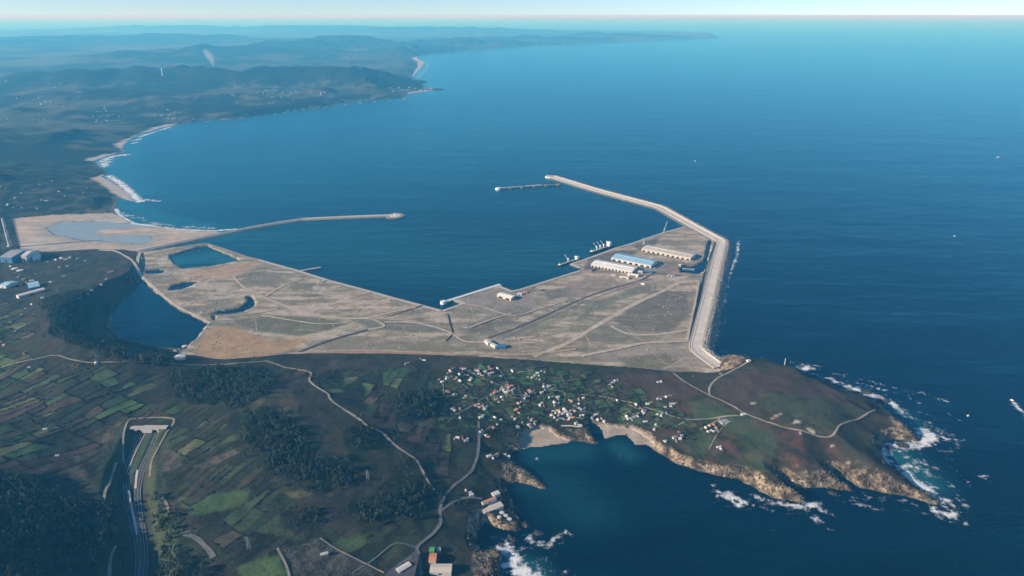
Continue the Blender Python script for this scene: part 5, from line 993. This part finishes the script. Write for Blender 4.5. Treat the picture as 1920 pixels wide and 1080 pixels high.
_T = ['twenty', 'thirty', 'forty']; ORD = ['first', 'second', 'third', 'fourth', 'fifth', 'sixth', 'seventh', 'eighth', 'ninth', 'tenth', 'eleventh', 'twelfth', 'thirteenth', 'fourteenth', 'fifteenth', 'sixteenth', 'seventeenth', 'eighteenth', 'nineteenth', 'twentieth', 'twenty-first', 'twenty-second', 'twenty-third', 'twenty-fourth', 'twenty-fifth']
ORD += [f'{_T[k // 10 - 2]}-{ORD[k % 10 - 1]}' if k % 10 else ['thirtieth', 'fortieth'][k // 10 - 3] for k in range(26, 49)]
HOUSE_XY = []
for zone, lst in VIL.items():
    tot = {}
    for h in lst: tot[h[2]] = tot.get(h[2], 0) + 1
    cnt = {}
    for (u, v, rc) in sorted(lst):
        c = T(u, v); k = random.randrange(len(HV)); rz = random.choice([.35, .35, -.2, .9, 1.9, 2.2]) + random.uniform(-.2, .2); desc = ROOFS[rc][2]; n = cnt.get(rc, 0); cnt[rc] = n + 1
        lb = f'{desc} house {ORD[n]} from left in {zone}' if tot[rc] > 1 else f'only {desc} house in {zone}'
        t = thing('house', lb, 'house', (c[0], c[1], c[2]), rz, zone); HOUSE_XY.append((c[0], c[1]))
        s = random.uniform(.60, .86) * (1.25 if c[1] > 2800 else 1.0); t.scale = (s, s, s * random.uniform(.9, 1.1))
        w, r_, ch, dr = house_meshes(k, rc, True); link('walls', w, t); rf = link('roof', r_, t); link('chimney', ch, rf); link('door', dr, t)
ob = []
for wm, rm in (('white', 'greyroof'), ('greywall', 'greyroof'), ('cream', 'pink'), ('white', 'red'), ('greywall', 'concrete_dk')):
    m1 = MB().gwall(-4, 4, -2.6, 2.6, -3, 2.8, 4.0); nf = len(m1.f); m1.gable(-4.3, 4.3, -2.9, 2.9, 2.9, 4.3, .2); me = m1.me('outbuilding', M[wm]); me.materials.append(M[rm]); me.polygons.foreach_set('material_index', [0] * nf + [1] * (len(m1.f) - nf)); ob.append(me)
for zone in list(VIL)[:6]:
    near = []
    for (u, v, rc) in VIL[zone]:
        if random.random() < .75: near.append((u + random.uniform(-9, 9), v + random.uniform(-5, 5)))
    for k, (u, v) in enumerate(sorted(near)):
        c = T(u, v)
        if c[2] < 4 or pdist(np.array([c[0]]), np.array([c[1]]), coastSE, maxd=60)[0] < 22: continue
        o = link('outbuilding', random.choice(ob), None, tuple(c), random.uniform(0, 3)); sc = random.uniform(.7, 1.3); o.scale = (sc * random.uniform(.8, 1.6), sc, sc); o['label'] = f'small outbuilding {ORD[k]} from left among houses in {zone}'; o['category'] = 'outbuilding'; o['group'] = 'outbuildings of the village'
# farther off: houses of a few pixels
fh = MB().gwall(-9, 9, -7, 7, -6, 7, 10).me('far_house', M['white'])
FARH = [('pale far houses among the fields above the long beach', [(u, v) for u, v in zip(RNG.choice([190, 225, 300, 330], 34) + RNG.normal(0, 14, 34), RNG.normal(210, 9, 34))]), ('pale far houses on the slope below the radio mast', [(u, v) for u, v in zip(RNG.choice([440, 490, 515, 560, 600], 34) + RNG.normal(0, 14, 34), RNG.normal(176, 6, 34))]),
        ('pale far houses of the town on the distant point', [(u, v) for u, v in zip(RNG.uniform(728, 800, 26), RNG.uniform(163, 172, 26))]), ('pale far houses on the hazy hills at the left edge', [(u, v) for u, v in zip(RNG.choice([20, 80, 130], 24) + RNG.normal(0, 16, 24), RNG.uniform(150, 230, 24))]), ('pale far houses behind the surf beach', [(u, v) for u, v in zip(RNG.uniform(0, 170, 20), RNG.uniform(330, 395, 20))])]
for lb, pts in FARH:
    pts = sorted(pts); n = 0
    for (u, v) in pts:
        c = T(u, v)
        if c[2] < 2.5: continue
        n += 1
        o = link('far_house', fh, None, tuple(c), random.uniform(0, 3)); s = random.uniform(.4, .8) * (1 if c[1] < 9000 else 1.2); o.scale = (s, s, s); o['label'] = f'pale far house {ORD[n - 1]} from left' + lb[len('pale far houses'):]; o['category'] = 'house'; o['group'] = lb

# ------------------------------------------------------------------ works near the shore and by the bottom edge
def hall(label, corners, h, wallm, roofm, cat='hall', name='hall', z=None, flat=False):
    A = T(*corners[0]); z = A[2] if z is None else z; A = P(*corners[0], z); B = P(*corners[1], z); Cc = P(*corners[2], z); L = np.linalg.norm(B - A); ux = (B - A) / L; uy = np.array([-ux[1], ux[0], 0]); D = abs((Cc - B) @ uy)
    t = thing(name, label, cat, (A[0], A[1], z), math.atan2(ux[1], ux[0]))
    link('walls', MB().gwall(0, L, 0, D, -6, h, h + D * (.02 if flat else .09)).me('walls', M[wallm]), t); link('roof', MB().gable(-.6, L + .6, -.6, D + .6, h + .3, h + .5 + D * (.02 if flat else .09), .35).me('roof', M[roofm]), t); link('door', MB().box(L * .4, L * .55, -.2, -.02, 0, h * .6).me('door', M['darkgap']), t)
hall('long olive roofed fish farm hall on the small promontory', [(908, 966), (944, 952), (930, 944)], 6, 'white', 'cream')
hall('narrow pink roofed shed behind the fish farm hall', [(906, 948), (931, 938), (928, 934)], 5, 'white', 'pink')
hall('small white square shed at the landward end of the fish farm', [(926, 933), (938, 928), (934, 922)], 5, 'white', 'whiteroof')
hall('big beige roofed shed at the bottom edge by the cliff', [(806, 1078), (846, 1078), (844, 1062)], 7, 'white', 'cream')
hall('orange roofed building with green yard near the bottom edge', [(804, 1058), (817, 1058), (816, 1042)], 7, 'white', 'orange')
hall('white roofed shed beside the car park at the bottom edge', [(749, 1078), (772, 1064), (765, 1058)], 7, 'white', 'whiteroof')
hall('small green canopy behind the orange roofed building', [(805, 1036), (814, 1036), (813, 1028)], 4, 'green', 'green')
hall('small grey shed right of the green canopy', [(819, 1036), (827, 1034), (826, 1028)], 4, 'greywall', 'greyroof')
hall('greenhouse with grey glazed roof beside the walled farm', [(1355, 797), (1368, 794), (1366, 786)], 4, 'greywall', 'greyroof', 'greenhouse', 'greenhouse')
hall('white block of the power station beside the tall chimney', [(42, 492), (52, 492), (52, 480)], 34, 'white', 'whiteroof', 'building', 'plant_building')
hall('dark hall of the power station left of its white block', [(2, 492), (24, 494), (24, 474)], 30, 'blue', 'greyroof', 'building', 'plant_building')
hall('teal roofed factory hall below the power station', [(56, 545), (76, 541), (75, 531)], 12, 'blue', 'shed_blue', 'building', 'plant_building')
hall('long white factory strip below the teal roofed hall', [(36, 560), (86, 546), (86, 542)], 10, 'white', 'whiteroof', 'building', 'plant_building')
hall('pale blue roofed factory at the left edge', [(0, 540), (12, 542), (12, 530)], 14, 'white', 'shed_blue', 'building', 'plant_building')
hall('white factory shed right of the dark power station hall', [(62, 490), (76, 488), (76, 480)], 12, 'white', 'shed_white', 'building', 'plant_building')
hall('square white hut at the end of the headland track', [(1403, 680), (1408, 679), (1408, 675)], 5, 'white', 'whiteroof', 'hut', 'hut')
hall('white hut where the headland tracks meet', [(1391, 780), (1400, 779), (1399, 776)], 4, 'white', 'whiteroof', 'hut', 'hut')
for (u, v, r, lb) in [(338, 671, 17, 'large low white round tank on the rim beside the tan fill'), (346, 650, 9, 'small white round tank at the edge of the shaded pit'), (28, 505, 14, 'white storage tank near the power station halls'), (38, 508, 14, 'white storage tank right of its twin by the power station'), (941, 962, 6, 'round pale fish tank beside the olive roofed hall'), (948, 968, 6, 'middle round fish tank on the promontory'), (955, 974, 6, 'outer round fish tank nearest the promontory tip'), (936, 970, 5, 'small round fish tank nearest the cliff edge')]:
    c = T(u, v); t = thing('storage_tank', lb, 'tank', tuple(c), 0, 'round tanks'); hh = r * .35; link('wall', MB().cyl((0, 0), r, r, -3, hh, 20).me('wall', M['white']), t); link('roof', MB().cyl((0, 0), r + .3, r * .2, hh + .02, hh + r * .12, 20).me('roof', M['whiteroof']), t)
lot = TL([(722, 1078), (780, 1036), (786, 1048), (778, 1090), (720, 1092)])
me = bpy.data.meshes.new('car_park'); zz = max(hgt(lot[:, 0], lot[:, 1])) + .6; me.from_pydata([(p[0], p[1], zz) for p in lot], [], [tuple(range(len(lot)))]); me.materials.append(M['asphalt']); link('car_park', me, kind='structure')
cb = MB().box(-2.3, 2.3, -.95, .95, .35, .95).me('body', M['shipwhite']); cb2 = MB().box(-2.3, 2.3, -.95, .95, .35, .95).me('body', M['steel']); cc_ = MB().add([(-1.6, -.85, .95), (1.3, -.85, .95), (1.3, .85, .95), (-1.6, .85, .95), (-1.0, -.7, 1.5), (.6, -.7, 1.5), (.6, .7, 1.5), (-1.0, .7, 1.5)], [(4, 5, 6, 7), (0, 1, 5, 4), (1, 2, 6, 5), (2, 3, 7, 6), (3, 0, 4, 7)]).me('cabin', M['glass']); cw = MB().box(-.33, .33, -.1, .1, 0, .66).me('wheel', M['rubber'])
for k in range(12):
    f = k / 11; p = P(747 + 24 * f, 1058 - 11 * f, zz); t = thing('parked_car', ('white' if k % 4 else 'grey') + f' car, {ORD[k]} from the left in the row in the car park', 'car', (p[0], p[1], zz + .02), 1.1, 'cars in the car park'); link('body', cb if k % 4 else cb2, t); link('cabin', cc_, t)
    for sx in (-1.4, 1.4):
        for sy in (-.9, .9): link('wheel', cw, t, (sx, sy, 0))
# stone sea wall along the small beach
sw = np.array([T(*p) for p in [(1172, 800), (1195, 810), (1218, 824)]]); ribbon('sea_wall_walk', sw, 4, M['concrete_lt'], 1.2)
rw = np.array([T(*p) for p in [(1052, 799), (1070, 799), (1084, 801)]]); ribbon('beach_terrace', rw, 6, M['concrete_lt'], 1.2)

LANES = [[(873, 692), (890, 703), (908, 712)], [(921, 716), (936, 723)], [(943, 704), (975, 699), (1000, 694)], [(856, 714), (866, 721), (876, 728)], [(875, 718), (886, 724)], [(912, 746), (920, 756), (930, 760)], [(875, 745), (898, 748)], [(946, 738), (960, 745), (976, 748)], [(985, 753), (1003, 758), (1018, 765)], [(1055, 750), (1070, 758), (1090, 768)], [(1020, 733), (1040, 728)], [(1028, 730), (1055, 735), (1060, 742)],
         [(1045, 775), (1070, 783), (1095, 786)], [(1180, 760), (1200, 768), (1214, 762)], [(1178, 770), (1192, 782)], [(1268, 800), (1290, 788)], [(1313, 806), (1350, 785)], [(1329, 843), (1352, 805), (1370, 790)], [(898, 822), (912, 806), (926, 800)], [(804, 742), (824, 747)], [(830, 718), (833, 742)], [(1088, 740), (1117, 743)], [(1140, 722), (1160, 715)], [(1238, 745), (1260, 742)]]
for pts in LANES: ribbon('village_lane', TL(pts), 3.6, M['track'], 1.35)

# ------------------------------------------------------------------ vegetation
OCT = np.array([(1, 0, 0), (-1, 0, 0), (0, 1, 0), (0, -1, 0), (0, 0, 1), (0, 0, -1)], float); OF = np.array([(0, 2, 4), (2, 1, 4), (1, 3, 4), (3, 0, 4), (2, 0, 5), (1, 2, 5), (3, 1, 5), (0, 3, 5)])
def crown_template(n, h, r, seed):
    rg = np.random.default_rng(seed); V = []; F = []
    for k in range(n):
        a = rg.uniform(0, 6.28); zz_ = rg.uniform(.35, 1.0); rr = r * math.sqrt(max(.05, 1 - ((zz_ - .62) / .42) ** 2)) * rg.uniform(.2, .9); s = r * rg.uniform(.28, .52)
        o = OCT * s * rg.uniform(.7, 1.3, (6, 3)); b = rg.uniform(0, 1.5); ro = np.array([[math.cos(b), -math.sin(b), 0], [math.sin(b), math.cos(b), 0], [0, 0, 1]])
        F.append(OF + 6 * k); V.append(o @ ro.T + (rr * math.cos(a), rr * math.sin(a), h * zz_))
    return np.vstack(V), np.vstack(F)
TPL = [crown_template(7, 13, 4.6, s) for s in range(6)]; SHR = [crown_template(2, 3.0, 3.6, 20 + s) for s in range(4)]
def scatter(name, pts, tpl, mat, smin, smax, **props):
    Vs, Fs, b = [], [], 0
    ks = RNG.integers(0, len(tpl), len(pts)); sc = RNG.uniform(smin, smax, len(pts)); an = RNG.uniform(0, 6.28, len(pts))
    for k, (V, F) in enumerate(tpl):
        idx = np.nonzero(ks == k)[0]
        if not len(idx): continue
        c, s = np.cos(an[idx])[:, None], np.sin(an[idx])[:, None]
        v = np.stack([V[None, :, 0] * c - V[None, :, 1] * s, V[None, :, 0] * s + V[None, :, 1] * c, np.repeat(V[None, :, 2], len(idx), 0)], -1) * sc[idx][:, None, None] + pts[idx][:, None]
        Vs.append(v.reshape(-1, 3)); Fs.append((F[None] + (b + len(V) * np.arange(len(idx)))[:, None, None]).reshape(-1, 3)); b += len(V) * len(idx)
    return link(name, mesh_np(name, np.vstack(Vs), np.vstack(Fs), [mat]), **props)
def fill(poly, spacing):
    mn, mx = poly.min(0), poly.max(0); n = int((mx - mn).prod() / spacing ** 2); p = RNG.uniform(mn - 20, mx + 20, (n, 2)); jt = RNG.normal(0, 1, p.shape) * np.where(RNG.random(len(p)) < .35, 14 if spacing > 5 else 3, 1)[:, None]; p = p[inside(p[:, 0] + 26 * (vnoise(p[:, 0] / 22, p[:, 1] / 22, 3) - .5) + jt[:, 0], p[:, 1] + 26 * (vnoise(p[:, 0] / 22, p[:, 1] / 22, 5) - .5) + jt[:, 1], poly)]
    d = pdist(p[:, 0], p[:, 1], poly, closed=True, maxd=40); k = fbm(p[:, 0], p[:, 1], 38, 3, 9) + .010 * np.minimum(d, 22) > (.48 if spacing > 5 else .1); p = p[k]
    return np.column_stack([p, hgt(p[:, 0], p[:, 1]) - 1.5])
WL = ['dark wood on the slope just below the tan harbour fill', 'tall dark wood in the middle of the left fields', 'rounded dark thicket below the middle wood', 'dark copse left of the pale hill road', 'bluish dense plantation above the coast road', 'large black wood filling the bottom left corner', 'dark wood on the right bank of the motorway', 'dark wood left of the shaded pit', 'dark thicket west of the village', 'small dark clump beside the hill road', 'trees on the upper rim of the shaded pit', 'trees along the lower rim of the shaded pit', 'dark scrub above the cleared ground', 'dark trees in the hollow above the cove', 'dark trees joining the slope wood to the middle wood']
for p, lb in zip(WOODS, WL):
    pts = fill(TL(p)[:, :2], 7.6)
    pts = pts[(pts[:, 2] > 2)]
    if len(pts): scatter('dark_wood', pts, TPL, M['leaf_mix'], .5, 1.45, kind='stuff', label=lb, category='wood')
hm = (hg2 | hg3) & in_near & (hw_d > 45) & (z_wood < .3)
jj, ii = np.nonzero(hm); sel = RNG.random(len(jj)) < min(1, 5000 / max(1, len(jj))); jj, ii = jj[sel], ii[sel]
hp = np.column_stack([XX[jj, ii] + RNG.uniform(-3, 3, len(jj)), YY[jj, ii] + RNG.uniform(-3, 3, len(jj))]); hp = np.column_stack([hp, hgt(hp[:, 0], hp[:, 1]) - .6])
he = np.array(HEDGE_PTS); hp = np.vstack([hp, np.column_stack([he, hgt(he[:, 0], he[:, 1]) - .6])]); scatter('hedgerows', hp, SHR, M['hedge'], .5, 1.25, kind='stuff', label='dark hedgerows and scrub dividing the small fields', category='hedge')
jj, ii = np.nonzero(in_near & (n_mid > .60) & (z_vil < .2) & (z_left < .2) & (rk < .2) & (HT > 8) & (hw_d > 60) & (YY < 2500)); sel = RNG.random(len(jj)) < min(1, 5000 / max(1, len(jj))); jj, ii = jj[sel], ii[sel]
hp = np.column_stack([XX[jj, ii] + RNG.uniform(-3, 3, len(jj)), YY[jj, ii] + RNG.uniform(-3, 3, len(jj)), HT[jj, ii] - .8]); scatter('gorse_scrub', hp, SHR, M['leaf2'], .4, .9, kind='stuff', label='low dark gorse scrub on the slopes', category='scrub')
jj, ii = np.nonzero((z_vil > .5) & (n_sml > .50) & in_near); sel = RNG.random(len(jj)) < min(1, 1300 / max(1, len(jj))); jj, ii = jj[sel], ii[sel]
hp = np.column_stack([XX[jj, ii] + RNG.uniform(-3, 3, len(jj)), YY[jj, ii] + RNG.uniform(-3, 3, len(jj)), HT[jj, ii] - .5]); scatter('garden_shrubs', hp, SHR, M['leaf2'], .6, 1.5, kind='stuff', label='dark garden shrubs and small trees between the village houses', category='shrubs')
sp = []
for p in CLEAR: sp.append(fill(TL(p)[:, :2], 4.2))
sp = np.vstack(sp); sp[:, 2] += 1.2; scatter('cleared_scrub', sp, SHR, M['scrub'], .22, .6, kind='stuff', label='pale cut scrub and stones on the cleared plots', category='scrub')
jj, ii = np.nonzero((rk > .45) & (HT > -.5) & (HT < 26) & (d_se < 55)); sel = RNG.random(len(jj)) < min(1, 1700 / max(1, len(jj))); jj, ii = jj[sel], ii[sel]
tilt_boxes(np.column_stack([XX[jj, ii] + RNG.uniform(-3, 3, len(jj)), YY[jj, ii] + RNG.uniform(-3, 3, len(jj)), HT[jj, ii] + .3]), 2.7, 'shore_boulders', M['rock'], .6, kind='stuff', label='broken tan boulders along the rocky shore', category='rocks', zs=.8)
# single trees in the village and along lanes
TV, TF = crown_template(16, 9.5, 4.0, 99); tm = [mesh_np('crown', *crown_template(16, 9.5, 4.0, 90 + k), [M['leaf2' if k % 2 else 'leaf']]) for k in range(4)]
tk = MB().cyl((0, 0), .45, .22, -1.5, 6, 7).bar((0, 0, 3.5), (1.6, .6, 6.5), .25).bar((0, 0, 4), (-1.4, .8, 6.8), .22).bar((0, 0, 4.5), (.2, -1.5, 7), .2).me('trunk', M['bark'])
tz = {'village core': [(930, 730), (965, 735), (1000, 755), (960, 745), (975, 775), (990, 770), (945, 715), (912, 705), (985, 725), (1000, 742), (1035, 760), (1025, 750), (1098, 778), (1060, 762), (925, 760), (905, 755)], 'western village edge': [(880, 780), (892, 790), (915, 795), (870, 805), (850, 780), (890, 805), (918, 810), (842, 748), (860, 742), (868, 735), (945, 800), (882, 815)],
      'eastern lanes': [(1120, 770), (1200, 765), (1225, 772), (1245, 772), (1185, 775), (1218, 785), (1238, 800), (1268, 815), (1225, 765), (1140, 745)], 'walled farm': [(1325, 815), (1340, 815), (1350, 803), (1318, 808), (1296, 826), (1352, 848)], 'fish farm lane': [(850, 950), (862, 945), (875, 940), (842, 958)]}
for zn, pts in tz.items():
    for k, (u, v) in enumerate(sorted(pts)):
        c = T(u, v); t = thing('broadleaf_tree', f'small dark tree, {ORD[k]} from the left of the lone trees by the {zn}', 'tree', tuple(c), random.uniform(0, 6), 'single trees near houses'); s = random.uniform(.7, 1.15); t.scale = (s, s, s); link('trunk', tk, t); link('crown', tm[k % 4], t)
# rocks standing in the surf
for k, (u, v, r, lb) in enumerate([(1624, 735, 14, 'dark rock awash in the surf north of the headland'), (1656, 752, 12, 'low dark rock at the surf end north of the headland'), (1670, 840, 9, 'black rock inside the foaming cove'), (1668, 828, 8, 'small black rock at the foaming cove mouth'), (1690, 835, 12, 'long black rock in the foaming cove'), (1672, 876, 11, 'dark rock at the foot of the foaming cove'), (1380, 940, 5, 'little rock under the lone foam patch'), (960, 1010, 7, 'dark rock off the fish farm point'), (1010, 1000, 8, 'dark sea rock right of the fish farm point'), (985, 985, 8, 'dark sea rock just off the fish farm rocks'), (1010, 905, 6, 'rock at the tip of the small tan spur'), (1735, 935, 9, 'dark rock beside the surf at the headland tip'), (1560, 925, 8, 'low dark rock under the southern cliffs')]):
    c = P(u, v, 0); bm = bmesh.new(); bmesh.ops.create_icosphere(bm, subdivisions=2, radius=1.0)
    for vv in bm.verts:
        f = .65 + .7 * float(hsh(np.array([hash(tuple(round(q, 2) for q in vv.co)) & 0xffff]), np.array([k]), 4)[0]); vv.co = Vector((vv.co.x * r * f * 1.5, vv.co.y * r * f, vv.co.z * r * .38 * f))
    me = bpy.data.meshes.new('sea_rock'); bm.to_mesh(me); bm.free(); me.materials.append(M['rockdark']); o = link('sea_rock', me, None, (c[0], c[1], .2), random.uniform(-.9, -.3)); o['label'] = lb; o['category'] = 'rock'; o['group'] = 'rocks in the surf'

# ------------------------------------------------------------------ air
hm_ = bpy.data.materials.new('haze_air'); hm_.use_nodes = True; nt = hm_.node_tree; nt.nodes.clear(); out = nt.nodes.new('ShaderNodeOutputMaterial'); pv = nt.nodes.new('ShaderNodeVolumePrincipled')
pv.inputs['Color'].default_value = HAZE_COLOR + (1,); pv.inputs['Density'].default_value = HAZE_DENSITY; pv.inputs['Anisotropy'].default_value = 0.05; pv.inputs['Absorption Color'].default_value = (1, 1, 1, 1); nt.links.new(pv.outputs[0], out.inputs['Volume'])
sm_ = bpy.data.materials.new('smoke'); sm_.use_nodes = True; nt = sm_.node_tree; nt.nodes.clear(); out = nt.nodes.new('ShaderNodeOutputMaterial'); pv = nt.nodes.new('ShaderNodeVolumePrincipled'); pv.inputs['Color'].default_value = (.9, .9, .9, 1); pv.inputs['Density'].default_value = .0035; nt.links.new(pv.outputs[0], out.inputs['Volume'])
c = T(400, 127); bm = bmesh.new(); bmesh.ops.create_icosphere(bm, subdivisions=3, radius=1.0)
for vv in bm.verts:
    f = .75 + .5 * float(vnoise(np.array([vv.co.x * 2 + 5]), np.array([vv.co.z * 3 + vv.co.y]), 3)[0]); w_ = (30 + 70 * (vv.co.z + 1) / 2) * f; vv.co = Vector((vv.co.x * w_ - 60 * (vv.co.z + 1) ** 2 * .4, vv.co.y * w_, (vv.co.z + 1) * 150))
me = bpy.data.meshes.new('smoke_plume'); bm.to_mesh(me); bm.free(); me.materials.append(sm_); link('smoke_plume', me, None, tuple(c), kind='stuff', label='thin white smoke plume rising behind the far dark ridge', category='smoke')
link('haze', MB().box(-560000, 560000, -9000, 600000, -30, 1178).me('haze', hm_), kind='stuff', label='blue sea haze thickening with distance', category='haze')
